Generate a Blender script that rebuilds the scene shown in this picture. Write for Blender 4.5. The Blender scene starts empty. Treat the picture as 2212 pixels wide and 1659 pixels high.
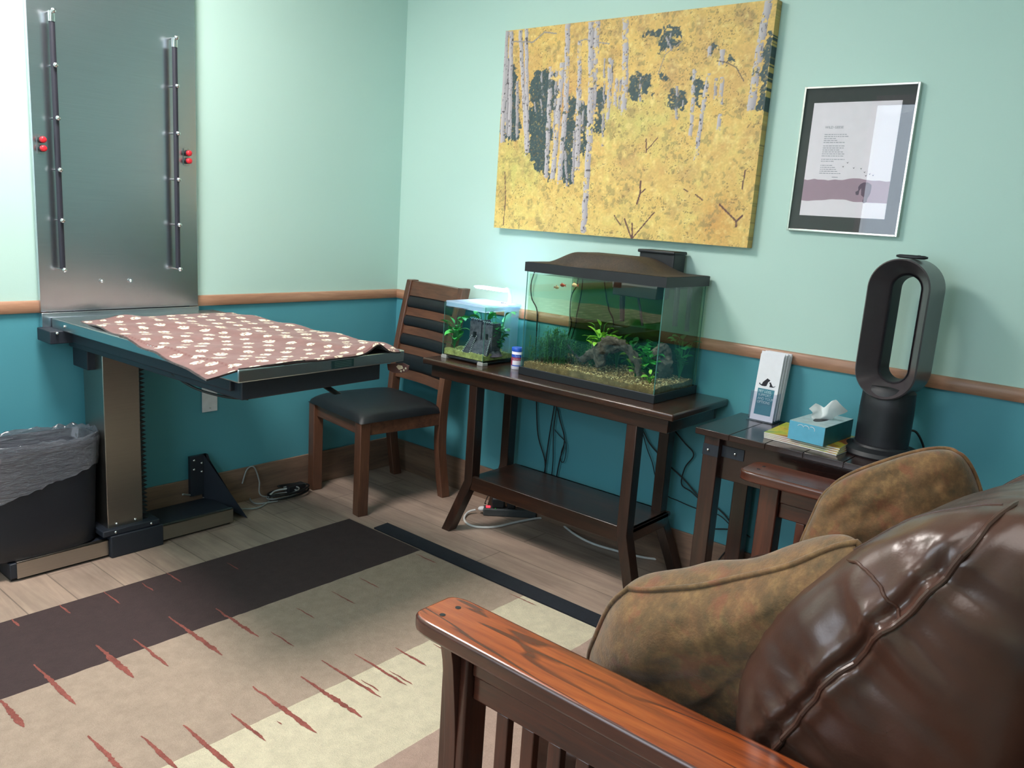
import bpy, math, random
import numpy as np
from mathutils import Vector, Matrix, noise
random.seed(7)
S = bpy.context.scene
COL = S.collection
PI = math.pi
# ------------------------------------------------------------------ camera
CAM = Vector((-2.8366, -3.1313, 1.3409)); FPX = 1761.05
yaw, pitch, roll = 0.883322, -0.202555, 0.0676941
_cy, _sy, _cp, _sp = math.cos(yaw), math.sin(yaw), math.cos(pitch), math.sin(pitch)
_d = Vector((_sy*_cp, _cy*_cp, _sp)); _r = Vector((_cy, -_sy, 0)); _u = _r.cross(_d)
_c, _s = math.cos(roll), math.sin(roll)
CR, CU = _c*_r + _s*_u, -_s*_r + _c*_u
cam = bpy.data.cameras.new('camera'); camo = bpy.data.objects.new('camera', cam); COL.objects.link(camo)
cam.sensor_width = 36; cam.lens = FPX/2212*36; cam.clip_start = 0.02; cam.clip_end = 60
camo.matrix_world = Matrix(((CR.x, CU.x, -_d.x, CAM.x), (CR.y, CU.y, -_d.y, CAM.y), (CR.z, CU.z, -_d.z, CAM.z), (0, 0, 0, 1)))
S.camera = camo
# ------------------------------------------------------------------ world, view, lights
S.view_settings.view_transform = 'Standard'; S.view_settings.look = 'None'
S.view_settings.gamma = 1; S.view_settings.use_curve_mapping = False
S.view_settings.exposure = 0.0
S.cycles.transparent_max_bounces = 32
w = bpy.data.worlds.new('World'); S.world = w; w.use_nodes = True
w.node_tree.nodes['Background'].inputs[0].default_value = (0.62, 0.8, 1.0, 1)
w.node_tree.nodes['Background'].inputs[1].default_value = 1.2
LAMP_E = 56.0; FILL_E = 5.0  # the second, weaker panel is added fill for the whole room
def area(name, loc, rot, sx, sy, power, col):
    l = bpy.data.lights.new(name, 'AREA'); l.shape = 'RECTANGLE'; l.size = sx; l.size_y = sy
    l.energy = power; l.color = col
    o = bpy.data.objects.new(name, l); COL.objects.link(o); o.location = loc; o.rotation_euler = rot
    return o
area('window_daylight', (-3.70, -1.755, 1.655), (0, -PI/2, 0), 1.32, 1.34, 26, (0.80, 0.90, 1.0))

# rays: a photo pixel taken onto a real plane of the room
def ray(px, py): return _d*FPX + CR*(px-1106) - CU*(py-829.5)
def onx(px, py, X): v = ray(px, py); return CAM + v*((X-CAM.x)/v.x)
def ony(px, py, Y): v = ray(px, py); return CAM + v*((Y-CAM.y)/v.y)
def onz(px, py, Z): v = ray(px, py); return CAM + v*((Z-CAM.z)/v.z)

# ------------------------------------------------------------------ materials
def lin(c):
    o = []
    for v in c[:3]:
        v = v/255.0
        o.append(v/12.92 if v <= 0.04045 else ((v+0.055)/1.055)**2.4)
    return (o[0], o[1], o[2], 1.0)
class NT:
    def __init__(s, name):
        s.m = bpy.data.materials.new(name); s.m.use_nodes = True; s.t = s.m.node_tree
        s.b = s.t.nodes['Principled BSDF']; s.out = s.t.nodes['Material Output']
        s.tc = s.n('ShaderNodeTexCoord')
    def n(s, ty, **k):
        x = s.t.nodes.new(ty)
        for a, v in k.items(): setattr(x, a, v)
        return x
    def l(s, a, b): s.t.links.new(a, b)
    def mapn(s, scale=(1, 1, 1), rot=(0, 0, 0), src='Object', loc=(0, 0, 0)):
        m = s.n('ShaderNodeMapping'); m.inputs['Scale'].default_value = scale; m.inputs['Rotation'].default_value = rot
        m.inputs['Location'].default_value = loc
        s.l(s.tc.outputs[src], m.inputs['Vector']); return m.outputs[0]
    def noise(s, vec, scale, detail=3, rough=.5, dist=0):
        x = s.n('ShaderNodeTexNoise'); x.inputs['Scale'].default_value = scale; x.inputs['Detail'].default_value = detail
        x.inputs['Roughness'].default_value = rough; x.inputs['Distortion'].default_value = dist
        if vec: s.l(vec, x.inputs['Vector'])
        return x.outputs['Fac']
    def ramp(s, fac, stops, interp='LINEAR'):
        x = s.n('ShaderNodeValToRGB'); x.color_ramp.interpolation = interp; e = x.color_ramp.elements
        while len(e) < len(stops): e.new(0.5)
        for i, (p, c) in enumerate(stops): e[i].position = p; e[i].color = c
        s.l(fac, x.inputs[0]); return x.outputs[0]
    def mix(s, f, a, b, mode='MIX'):
        x = s.n('ShaderNodeMix', data_type='RGBA', blend_type=mode)
        for i, v in ((0, f), (6, a), (7, b)):
            if hasattr(v, 'is_linked') or hasattr(v, 'links'): s.l(v, x.inputs[i])
            elif i == 0: x.inputs[0].default_value = v
            else: x.inputs[i].default_value = v
        return x.outputs[2]
    def math(s, op, a, b=0.0):
        x = s.n('ShaderNodeMath', operation=op)
        for i, v in ((0, a), (1, b)):
            if hasattr(v, 'links'): s.l(v, x.inputs[i])
            else: x.inputs[i].default_value = v
        return x.outputs[0]
    def bump(s, h, strength=.2, dist=.005):
        x = s.n('ShaderNodeBump'); x.inputs['Strength'].default_value = strength; x.inputs['Distance'].default_value = dist
        s.l(h, x.inputs['Height']); s.l(x.outputs[0], s.b.inputs['Normal'])
    def set(s, **k):
        for a, v in k.items():
            s.b.inputs[a.replace('_', ' ')].default_value = v
        return s
    def col(s, v):
        if hasattr(v, 'links'): s.l(v, s.b.inputs['Base Color'])
        else: s.b.inputs['Base Color'].default_value = v
def plain(name, rgb, rough=.5, metal=0, bumpy=0, bscale=200, var=.06, **k):
    t = NT(name); c = lin(rgb); t.set(Roughness=rough, Metallic=metal, **k)
    f = t.noise(t.mapn(), bscale*.2, 3)
    d = tuple(x*(1-var) for x in c[:3])+(1,); e = tuple(min(1, x*(1+var)) for x in c[:3])+(1,)
    t.col(t.ramp(f, [(.3, d), (.7, e)]))
    if bumpy: t.bump(t.noise(t.mapn(), bscale, 3), bumpy, .002)
    return t.m
def wood(name, light, mid, dark, axis='Y', rough=.35, gscale=1.0, coat=.3, wear=0, cathedral=0, bumpv=.12):
    t = NT(name)
    sc = {'X': (1.2, 14, 14), 'Y': (14, 1.2, 14), 'Z': (14, 14, 1.2)}[axis]
    sc = tuple(x*gscale for x in sc)
    v = t.mapn(sc)
    f1 = t.noise(v, 1.6, 5, .6, .8); f2 = t.noise(v, 9, 4, .6)
    c = t.ramp(f1, [(.28, lin(dark)), (.5, lin(mid)), (.72, lin(light))])
    c = t.mix(.22, c, t.ramp(f2, [(.35, lin(dark)), (.65, lin(light))]))
    if cathedral:
        cs = {'X': (1.0, 7, 7), 'Y': (7, 1.0, 7), 'Z': (7, 7, 1.0)}[axis]
        q = t.noise(t.mapn(cs), 1.3, 2, .5, 1.4)
        w_ = t.math('SINE', t.math('MULTIPLY', q, 40.0))
        ring = t.ramp(w_, [(.0, (0, 0, 0, 1)), (.72, (0, 0, 0, 1)), (.95, (1, 1, 1, 1))])
        q2 = t.noise(t.mapn(cs), 2.3, 2)
        ring = t.math('MULTIPLY', ring, t.ramp(q2, [(.30, (0, 0, 0, 1)), (.5, (1, 1, 1, 1))]))
        c = t.mix(t.math('MULTIPLY', ring, cathedral), c, lin(dark))
    if wear:
        wf = t.noise(t.mapn(tuple(x*.55 for x in sc)), 3.2, 6, .75, 1.2)
        wm = t.ramp(wf, [(.70, (0, 0, 0, 1)), (.76, (1, 1, 1, 1))])
        c = t.mix(t.math('MULTIPLY', wm, wear), c, lin((178, 150, 122)))
    t.col(c); t.set(Roughness=rough, Coat_Weight=coat, Coat_Roughness=.18)
    t.bump(f2, bumpv, .002)
    return t.m
M = {}
def wallmat(name, split=True):
    t = NT(name)
    geo = t.n('ShaderNodeNewGeometry'); sep = t.n('ShaderNodeSeparateXYZ'); t.l(geo.outputs['Position'], sep.inputs[0])
    f = t.math('GREATER_THAN', sep.outputs['Z'], .915)
    nz = t.noise(t.mapn(), 1.1, 2)
    up = t.ramp(nz, [(.3, lin((182, 214, 205))), (.7, lin((188, 219, 210)))])
    lo = t.ramp(nz, [(.3, lin((76, 148, 162))), (.7, lin((81, 154, 167)))])
    t.col(t.mix(f, lo, up) if split else up)
    t.set(Roughness=.55); t.bump(t.noise(t.mapn(), 240, 4, .6), .10, .002)
    return t.m
M['wall'] = wallmat('two_tone_wall_paint'); M['wall_plain'] = wallmat('mint_wall_paint', False)
M['ceiling'] = plain('ceiling_paint', (226, 228, 222), .8, bumpy=.1)
# plank tile floor, planks along y
t = NT('plank_tile_floor')
br = t.n('ShaderNodeTexBrick'); br.inputs['Scale'].default_value = 1; br.inputs['Mortar Size'].default_value = .0022
br.inputs['Brick Width'].default_value = .92; br.inputs['Row Height'].default_value = .152; br.offset = .37
br.inputs['Color1'].default_value = lin((178, 154, 136)); br.inputs['Color2'].default_value = lin((146, 126, 114)); br.inputs['Mortar'].default_value = lin((96, 82, 72))
br.inputs['Bias'].default_value = 0.0
t.l(t.mapn((1, 1, 1), (0, 0, PI/2), 'Object', (0.03, .07, 0)), br.inputs['Vector'])
g1 = t.noise(t.mapn((14, 1.1, 1)), 2.2, 6, .62, .9); g2 = t.noise(t.mapn((60, 5, 1)), 2, 4, .6)
g3 = t.noise(t.mapn((3.2, 1.4, 1)), 2.4, 3, .6, .5)
c = t.mix(.55, br.outputs['Color'], t.ramp(g1, [(.3, lin((122, 102, 92))), (.52, lin((164, 142, 128))), (.75, lin((196, 176, 160)))]))
c = t.mix(.25, c, t.ramp(g3, [(.35, lin((118, 106, 98))), (.65, lin((198, 174, 156)))]))
c = t.mix(t.math('MULTIPLY', br.outputs['Fac'], .55), c, lin((92, 80, 70)))
t.col(c); t.set(Roughness=.42); t.bump(t.math('SUBTRACT', g2, br.outputs['Fac']), .12, .002)
M['floor'] = t.m
M['rail'] = wood('chair_rail_wood', (186, 142, 114), (166, 122, 96), (138, 98, 76), 'Y', .45, 1.3, .1)
M['railx'] = wood('chair_rail_wood_x', (186, 142, 114), (166, 122, 96), (138, 98, 76), 'X', .45, 1.3, .1)
M['base'] = wood('baseboard_tile', (150, 122, 102), (126, 100, 84), (98, 78, 66), 'Y', .5, .8, .05)
M['basex'] = wood('baseboard_tile_x', (150, 122, 102), (126, 100, 84), (98, 78, 66), 'X', .5, .8, .05)
M['walnut'] = wood('dark_walnut', (68, 40, 26), (45, 27, 19), (26, 17, 13), 'Y', .3, 1.0, .5, .16)
M['walnutz'] = wood('dark_walnut_upright', (64, 37, 26), (43, 26, 19), (26, 17, 13), 'Z', .34, 1.0, .4, .05)
M['walnuttop'] = wood('worn_walnut_top', (80, 48, 32), (50, 31, 22), (27, 18, 14), 'Y', .26, 1.0, .5, .9)
M['endwood'] = wood('end_table_wood', (62, 36, 30), (40, 24, 21), (24, 16, 15), 'Y', .2, 1.0, .4)
M['endwoodz'] = wood('end_table_leg_wood', (74, 42, 32), (50, 29, 24), (29, 18, 16), 'Z', .32, 1.0, .4)
M['chairwood'] = wood('chair_wood', (124, 84, 60), (98, 62, 45), (66, 42, 32), 'Y', .4, 1.0, .3)
M['chairwoodz'] = wood('chair_wood_upright', (120, 80, 58), (94, 60, 44), (62, 40, 31), 'Z', .4, 1.0, .3, .1)
M['cherry'] = wood('lit_cherry_arm', (190, 98, 44), (152, 70, 31), (70, 28, 17), 'Y', .25, .8, .35, .1, cathedral=.85, bumpv=.06)  # near arm top: lit orange tone put into the colour of darker cherry
M['armfar'] = wood('unlit_cherry_arm', (120, 66, 46), (98, 52, 38), (62, 32, 24), 'Y', .26, .8, .5, .05)  # far arm top: same wood without the painted lit tone
M['cherrydark'] = wood('dark_cherry', (104, 52, 34), (76, 38, 27), (48, 25, 20), 'Z', .32, 1.0, .5, .05)
M['cherrydarky'] = wood('dark_cherry_rail_arm_shade', (108, 54, 36), (80, 40, 28), (48, 25, 20), 'Y', .3, 1.0, .5, .1)  # frame rails, and the painted shade on the arm rest sides
def leather(name, rgb, rough=.34, sc=1.0):
    t = NT(name); v = t.mapn()
    n1 = t.noise(v, 5*sc, 4, .6); vo = t.n('ShaderNodeTexVoronoi'); vo.inputs['Scale'].default_value = 260*sc; t.l(v, vo.inputs['Vector'])
    c = lin(rgb); t.col(t.ramp(n1, [(.3, tuple(x*.7 for x in c[:3])+(1,)), (.7, tuple(x*1.25 for x in c[:3])+(1,))]))
    t.set(Roughness=rough, Coat_Weight=.22, Coat_Roughness=.24)
    h = t.math('ADD', t.math('MULTIPLY', vo.outputs['Distance'], .10), t.math('MULTIPLY', t.noise(v, 14*sc, 2, .5, .6), .8))
    t.bump(h, .16, .005); return t.m
M['leather'] = leather('brown_leather', (78, 50, 40), .32)
M['blackleather'] = leather('black_vinyl', (20, 23, 28), .52, 1.5); M['blackleather'].node_tree.nodes['Principled BSDF'].inputs['Coat Weight'].default_value = .05
t = NT('chenille_pillow'); v = t.mapn()
n1 = t.noise(v, 9, 4, .65, .8); n2 = t.noise(v, 34, 4, .7); n3 = t.noise(v, 240, 3, .7); n4 = t.noise(v, 17, 3, .6, .5)
c = t.ramp(n1, [(.3, lin((72, 60, 38))), (.45, lin((112, 84, 50))), (.58, lin((134, 92, 58))), (.72, lin((92, 80, 48)))])
c = t.mix(.55, c, t.ramp(n2, [(.36, lin((78, 64, 42))), (.5, lin((112, 84, 54))), (.66, lin((150, 116, 74)))]))
c = t.mix(t.ramp(n4, [(.56, (0, 0, 0, 1)), (.66, (.6, .6, .6, 1))]), c, lin((126, 72, 50)))
t.col(c); t.set(Roughness=.85, Sheen_Weight=.35, Sheen_Roughness=.4); t.bump(t.math('ADD', n3, n2), .35, .004)
M['pillow'] = t.m
def steel(name, rgb=(150, 156, 160), rough=.28, axis='Z'):
    t = NT(name); sc = {'Z': (90, 90, 1.5), 'X': (1.5, 90, 90), 'Y': (90, 1.5, 90)}[axis]
    f = t.noise(t.mapn(sc), 3, 4, .6)
    c = lin(rgb); t.col(t.ramp(f, [(.3, tuple(x*.93 for x in c[:3])+(1,)), (.7, c)]))
    t.set(Metallic=1.0, Roughness=rough); t.bump(f, .03, .001); return t.m
M['steel'] = steel('brushed_steel_panel', (206, 210, 218), .25, 'X')
M['steelx'] = steel('brushed_steel_edge', (196, 200, 202), .3, 'X')
M['steelcol'] = steel('brushed_steel_column', (172, 167, 160), .34, 'X')
M['tabletop'] = steel('steel_table_surface', (186, 196, 200), .28, 'Y')
M['chrome'] = plain('chrome', (225, 225, 225), .12, 1.0, var=.02)
M['black'] = plain('black_plastic', (24, 27, 32), .45, bumpy=.05)
M['blackmetal'] = plain('black_powder_coat', (34, 40, 50), .5, bumpy=.15, bscale=400)
M['blackrod'] = plain('black_rubber_rod', (34, 34, 46), .5)
M['bin'] = plain('black_bin_plastic', (30, 33, 40), .42, bumpy=.08)
M['red'] = plain('red_button', (205, 40, 52), .3)
M['white'] = plain('white_plastic', (224, 224, 228), .4)
M['whitecord'] = plain('white_cord', (214, 214, 212), .5)
M['greycord'] = plain('grey_cord', (150, 152, 150), .5)
M['blackcord'] = plain('black_cord', (14, 15, 18), .5)
M['greyplug'] = plain('grey_strip', (64, 68, 70), .5)
M['fan'] = plain('dark_fan_plastic', (78, 71, 74), .34, 0, Coat_Weight=.3, Coat_Roughness=.2)
M['fanmat'] = plain('matte_fan_body', (26, 27, 33), .5)
M['paper'] = plain('white_paper', (232, 232, 240), .7, var=.02)
M['tealprint'] = plain('teal_print', (62, 128, 146), .6, var=.04)
M['ink'] = plain('black_ink', (30, 28, 40), .7)
M['greyink'] = plain('grey_ink', (148, 148, 158), .8)
M['lightink'] = plain('pale_lettering', (196, 216, 222), .7)
M['matboard'] = plain('dark_mat_board', (50, 47, 50), .8, bumpy=.05)
M['print'] = plain('poster_paper', (240, 232, 240), .7, var=.02)
M['printband'] = plain('mauve_band', (168, 138, 156), .7, var=.03)
M['printhead'] = plain('plum_silhouette', (92, 68, 92), .7, var=.03)
M['alu'] = plain('silver_frame', (222, 220, 214), .22, 1.0, var=.02)
def thinglass(name, tint, ior=1.5, rough=.0):
    t = NT(name); t.t.nodes.remove(t.b)
    tr = t.n('ShaderNodeBsdfTransparent'); tr.inputs[0].default_value = tint
    gl = t.n('ShaderNodeBsdfGlossy'); gl.inputs['Roughness'].default_value = rough
    nz = t.noise(t.mapn(), 3, 1)
    gl.inputs[0].default_value = (.95, .97, 1, 1)
    lw = t.n('ShaderNodeLayerWeight'); r0 = ((ior-1)/(ior+1))**2
    fr = t.math('ADD', t.math('MULTIPLY', t.math('POWER', lw.outputs['Facing'], 5.0), (1-r0)*.9), r0)
    mx = t.n('ShaderNodeMixShader'); t.l(fr, mx.inputs[0]); t.l(tr.outputs[0], mx.inputs[1]); t.l(gl.outputs[0], mx.inputs[2])
    t.l(mx.outputs[0], t.out.inputs[0]); return t.m
M['glass'] = thinglass('aquarium_glass', (.93, .97, .95, 1))
M['glassedge'] = plain('green_glass_edge', (92, 150, 140), .15, Transmission_Weight=.4)
M['frameglass'] = thinglass('picture_glass', (.98, .98, .98, 1), 1.44)
M['acrylic'] = thinglass('clear_acrylic', (.92, .92, .95, 1), 1.5)
M['water'] = thinglass('tank_water', (.85, .90, .80, 1), 1.05); M['algae'] = thinglass('algae_film', (.60, .70, .55, 1), 1.05)
M['waterclear'] = thinglass('clear_water', (.86, .96, .95, 1), 1.05)
t = NT('clear_blue_plastic'); t.t.nodes.remove(t.b)
tr = t.n('ShaderNodeBsdfTransparent'); tr.inputs[0].default_value = (.85, .93, 1, 1)
df = t.n('ShaderNodeBsdfTranslucent'); df.inputs[0].default_value = (.8, .9, 1, 1)
gl = t.n('ShaderNodeBsdfDiffuse'); gl.inputs[0].default_value = (.66, .78, .98, 1)
m1 = t.n('ShaderNodeMixShader'); m1.inputs[0].default_value = .5; t.l(df.outputs[0], m1.inputs[1]); t.l(gl.outputs[0], m1.inputs[2])
m2 = t.n('ShaderNodeMixShader'); m2.inputs[0].default_value = .45; t.l(tr.outputs[0], m2.inputs[1]); t.l(m1.outputs[0], m2.inputs[2])
t.l(m2.outputs[0], t.out.inputs[0]); M['lidplastic'] = t.m
def emit(name, col, e):
    t = NT(name); t.set(Emission_Strength=e); t.b.inputs['Emission Color'].default_value = col; t.col(col); return t.m
M['troffer'] = emit('troffer_diffuser', (1.0, .93, .88, 1), LAMP_E); M['fill_panel'] = emit('fill_panel_diffuser', (1.0, .93, .88, 1), FILL_E)
M['led'] = emit('led_strip', (.82, .92, 1.0, 1), 70); M['hoodled'] = emit('hood_lamp_strip', (.92, 1.0, .86, 1), 14)
M['redled'] = emit('red_switch_lamp', (1.0, .05, .08, 1), 1.2)
def islands(name, cols, rough=.6):
    t = NT(name); g = t.n('ShaderNodeNewGeometry')
    t.col(t.ramp(g.outputs['Random Per Island'], [(i/(len(cols)), lin(c)) for i, c in enumerate(cols)], 'CONSTANT'))
    t.set(Roughness=rough); return t.m
M['gravel'] = islands('brown_gravel', [(182, 148, 112), (130, 102, 74), (210, 182, 144), (98, 74, 56), (228, 206, 174), (160, 126, 92)])
M['palegravel'] = islands('pale_gravel', [(206, 196, 120), (232, 224, 160), (170, 158, 92), (240, 236, 196), (190, 176, 110)])
M['gravelbed'] = plain('gravel_bed', (132, 106, 80), .8, bumpy=.8, bscale=220, var=.4)
M['palebed'] = plain('pale_gravel_bed', (176, 166, 104), .8, bumpy=.8, bscale=220, var=.4)
def leafmat(name, a, b):
    t = NT(name); g = t.n('ShaderNodeNewGeometry'); f = t.noise(t.mapn(), 60, 3)
    f = t.math('ADD', t.math('MULTIPLY', g.outputs['Random Per Island'], .7), t.math('MULTIPLY', f, .3))
    t.col(t.ramp(f, [(.1, lin(a)), (.9, lin(b))])); t.set(Roughness=.45, Subsurface_Weight=.0); return t.m
M['leaf'] = leafmat('bright_leaf', (36, 132, 54), (86, 206, 96))
M['leafdark'] = leafmat('dark_leaf', (20, 92, 50), (50, 150, 76))
M['leafyel'] = leafmat('yellow_green_leaf', (80, 160, 44), (172, 220, 86))
M['fern'] = leafmat('dark_fern', (26, 78, 40), (68, 134, 70))
t = NT('driftwood'); v = t.mapn(); n = t.noise(v, 26, 6, .7, .6)
t.col(t.ramp(n, [(.3, lin((44, 36, 38))), (.5, lin((88, 76, 80))), (.7, lin((140, 124, 128)))])); t.set(Roughness=.85); t.bump(n, .8, .01); M['drift'] = t.m
t = NT('castle_stone'); v = t.mapn(); n = t.noise(v, 90, 5, .7)
t.col(t.ramp(n, [(.3, lin((66, 62, 76))), (.7, lin((116, 108, 122)))])); t.set(Roughness=.85); t.bump(n, .7, .004); M['castle'] = t.m
M['fishred'] = plain('orange_fish', (178, 58, 34), .4); M['fishpale'] = plain('pale_fish', (206, 172, 140), .4)
t = NT('dusty_hood'); v = t.mapn(); n = t.noise(v, 3.5, 5, .7); n2 = t.noise(v, 160, 3)
t.col(t.mix(.3, t.ramp(n, [(.35, lin((34, 34, 36))), (.7, lin((84, 66, 50)))]), t.ramp(n2, [(.3, lin((34, 34, 36))), (.7, lin((92, 80, 66)))])))
t.set(Roughness=.7); M['hood'] = t.m
# rug pile
def pile(name, rgb, var=.12):
    t = NT(name); v = t.mapn(); n = t.noise(v, 320, 3, .7); n2 = t.noise(v, 28, 4, .65)
    c = lin(rgb); f = t.math('ADD', t.math('MULTIPLY', n, .5), t.math('MULTIPLY', n2, .5))
    t.col(t.ramp(f, [(.34, tuple(x*(1-var*1.6) for x in c[:3])+(1,)), (.66, tuple(min(1, x*(1+var)) for x in c[:3])+(1,))]))
    t.set(Roughness=.95); t.bump(t.math('ADD', n, n2), .55, .006); return t.m
M['rugdark'] = pile('dark_brown_pile', (66, 50, 50)); M['rugtan'] = pile('tan_pile', (172, 151, 134)); M['rugcream'] = pile('cream_pile', (212, 200, 174))
M['rugpink'] = pile('dusty_brown_pile', (178, 150, 136)); M['rugred'] = pile('brick_red_pile', (152, 84, 74), .3); M['matblack'] = pile('navy_black_mat', (32, 37, 46), .2)
def vcol(name, rough=.8, **k):
    t = NT(name); a = t.n('ShaderNodeAttribute', attribute_name='Col'); t.col(a.outputs['Color']); t.set(Roughness=rough, **k)
    t.bump(t.noise(t.mapn(), 400, 3), .12, .002); return t.m
M['canvas'] = vcol('printed_canvas', .6); M['fleece'] = vcol('pawprint_fleece', .95, Sheen_Weight=.2)
M['fleecebrown'] = plain('brown_fleece', (104, 72, 68), .95); M['pawcream'] = plain('cream_paw', (236, 222, 192), .95)
M['bluebox'] = plain('tissue_box_blue', (96, 172, 200), .35, var=.05); M['boxtop'] = plain('tissue_box_pale', (170, 192, 198), .4, var=.14, bscale=160)
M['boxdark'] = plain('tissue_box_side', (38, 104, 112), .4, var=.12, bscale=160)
M['tissue'] = plain('tissue', (214, 220, 220), .9, var=.02)
t = NT('magazine_cover'); n = t.noise(t.mapn(), 8, 3, .6, 1); t.col(t.ramp(n, [(.3, lin((44, 92, 44))), (.42, lin((150, 176, 60))), (.52, lin((214, 196, 70))), (.62, lin((168, 88, 40))), (.75, lin((70, 50, 36)))])); t.set(Roughness=.3); M['mag'] = t.m
M['pages'] = plain('magazine_pages', (206, 200, 196), .8, var=.06)
M['canblue'] = plain('blue_cap', (38, 86, 190), .35); M['canred'] = plain('crimson_label', (158, 60, 86), .4); M['canwhite'] = plain('white_can', (228, 226, 238), .35)
M['plate'] = plain('dark_nameplate', (30, 58, 60), .35); M['plateink'] = plain('nameplate_lettering', (84, 112, 110), .4)
t = NT('clear_bag_film'); v = t.mapn((1, 1, 2.4)); n = t.noise(v, 16, 5, .7, 1.6); n2 = t.noise(t.mapn((3, 3, 16)), 5, 4, .7, .8)
t.b.inputs['Base Color'].default_value = lin((150, 155, 168)); t.set(Roughness=.10, Specular_IOR_Level=1.0, Coat_Weight=1.0, Coat_Roughness=.06)
t.bump(t.math('ADD', n, n2), 1.0, .035)
tr = t.n('ShaderNodeBsdfTransparent'); mx = t.n('ShaderNodeMixShader'); mx.inputs[0].default_value = .5
t.l(tr.outputs[0], mx.inputs[1]); t.l(t.b.outputs[0], mx.inputs[2]); t.l(mx.outputs[0], t.out.inputs[0]); M['bag'] = t.m

# ------------------------------------------------------------------ geometry helpers
class G:
    def __init__(s): s.v = []; s.f = []; s.m = []
    def add(s, vs, fs, mi=0):
        o = len(s.v); s.v += [tuple(p) for p in vs]; s.f += [tuple(i+o for i in f) for f in fs]; s.m += [mi]*len(fs); return s
    def box(s, x0, x1, y0, y1, z0, z1, mi=0, mat=None):
        vs = [Vector((x, y, z)) for x in (min(x0, x1), max(x0, x1)) for y in (min(y0, y1), max(y0, y1)) for z in (min(z0, z1), max(z0, z1))]
        if mat: vs = [mat @ p for p in vs]
        return s.add(vs, [(0, 1, 3, 2), (4, 6, 7, 5), (0, 4, 5, 1), (2, 3, 7, 6), (0, 2, 6, 4), (1, 5, 7, 3)], mi)
    def beam(s, p, q, wx, wy, mi=0):   # box section between two section centres, section axes x,y
        p = Vector(p); q = Vector(q); vs = []
        for c in (p, q):
            for dx, dy in ((-1, -1), (1, -1), (1, 1), (-1, 1)): vs.append(c+Vector((dx*wx/2, dy*wy/2, 0)))
        return s.add(vs, [(3, 2, 1, 0), (4, 5, 6, 7), (0, 1, 5, 4), (1, 2, 6, 5), (2, 3, 7, 6), (3, 0, 4, 7)] if q.z > p.z else [(0, 1, 2, 3), (7, 6, 5, 4), (4, 5, 1, 0), (5, 6, 2, 1), (6, 7, 3, 2), (7, 4, 0, 3)], mi)
    def tube(s, pts, r, n=8, mi=0, caps=True):
        pts = [Vector(p) for p in pts]; rs = r if isinstance(r, (list, tuple)) else [r]*len(pts)
        o = len(s.v); up = None
        for i, p in enumerate(pts):
            t = (pts[min(i+1, len(pts)-1)]-pts[max(i-1, 0)]).normalized()
            if up is None: up = t.orthogonal().normalized()
            up = (up-t*up.dot(t));
            up = up.normalized() if up.length > 1e-6 else t.orthogonal().normalized()
            b = t.cross(up)
            for k in range(n):
                a = 2*PI*k/n; s.v.append(tuple(p+(up*math.cos(a)+b*math.sin(a))*rs[i]))
        for i in range(len(pts)-1):
            for k in range(n):
                a = o+i*n+k; b_ = o+i*n+(k+1) % n; s.f.append((a, b_, b_+n, a+n)); s.m.append(mi)
        if caps:
            s.f.append(tuple(o+k for k in reversed(range(n)))); s.m.append(mi)
            e = o+(len(pts)-1)*n; s.f.append(tuple(e+k for k in range(n))); s.m.append(mi)
        return s
    def cyl(s, p, q, r, n=20, mi=0): return s.tube([p, q], r, n, mi)
    def lathe(s, prof, c=(0, 0, 0), n=32, mi=0, sx=1, sy=1, close=True):
        o = len(s.v)
        for r, z in prof:
            for k in range(n):
                a = 2*PI*k/n; s.v.append((c[0]+r*sx*math.cos(a), c[1]+r*sy*math.sin(a), c[2]+z))
        for i in range(len(prof)-1):
            for k in range(n):
                a = o+i*n+k; b = o+i*n+(k+1) % n; s.f.append((a, b, b+n, a+n)); s.m.append(mi)
        if close:
            s.f.append(tuple(o+k for k in reversed(range(n)))); s.m.append(mi)
            e = o+(len(prof)-1)*n; s.f.append(tuple(e+k for k in range(n))); s.m.append(mi)
        return s
    def prism(s, poly, off, mi=0):  # poly: 3d points, extruded by vector off
        n = len(poly); p = [Vector(a) for a in poly]; o = Vector(off)
        return s.add(p+[a+o for a in p], [tuple(reversed(range(n))), tuple(range(n, 2*n))]+[(i, (i+1) % n, n+(i+1) % n, n+i) for i in range(n)], mi)
    def grid(s, fn, nu, nv, mi=0, wrapu=False):
        o = len(s.v)
        for j in range(nv+1):
            for i in range(nu+(0 if wrapu else 1)): s.v.append(tuple(fn(i/nu, j/nv)))
        w_ = nu if wrapu else nu+1
        for j in range(nv):
            for i in range(nu):
                a = o+j*w_+i; b = o+j*w_+(i+1) % w_; s.f.append((a, b, b+w_, a+w_)); s.m.append(mi)
        return s
    def ball(s, c, r, n=10, m=6, mi=0, sc=(1, 1, 1)):
        o = len(s.v); c = Vector(c); s.v.append(tuple(c+Vector((0, 0, -r*sc[2]))))
        for j in range(1, m):
            ph = -PI/2+PI*j/m
            for k in range(n):
                a = 2*PI*k/n; s.v.append(tuple(c+Vector((r*sc[0]*math.cos(ph)*math.cos(a), r*sc[1]*math.cos(ph)*math.sin(a), r*sc[2]*math.sin(ph)))))
        s.v.append(tuple(c+Vector((0, 0, r*sc[2])))); top = len(s.v)-1
        for k in range(n):
            s.f.append((o, o+1+(k+1) % n, o+1+k)); s.m.append(mi); e = o+1+(m-2)*n
            s.f.append((e+k, e+(k+1) % n, top)); s.m.append(mi)
        for j in range(m-2):
            for k in range(n):
                a = o+1+j*n+k; b = o+1+j*n+(k+1) % n; s.f.append((a, b, b+n, a+n)); s.m.append(mi)
        return s
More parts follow.
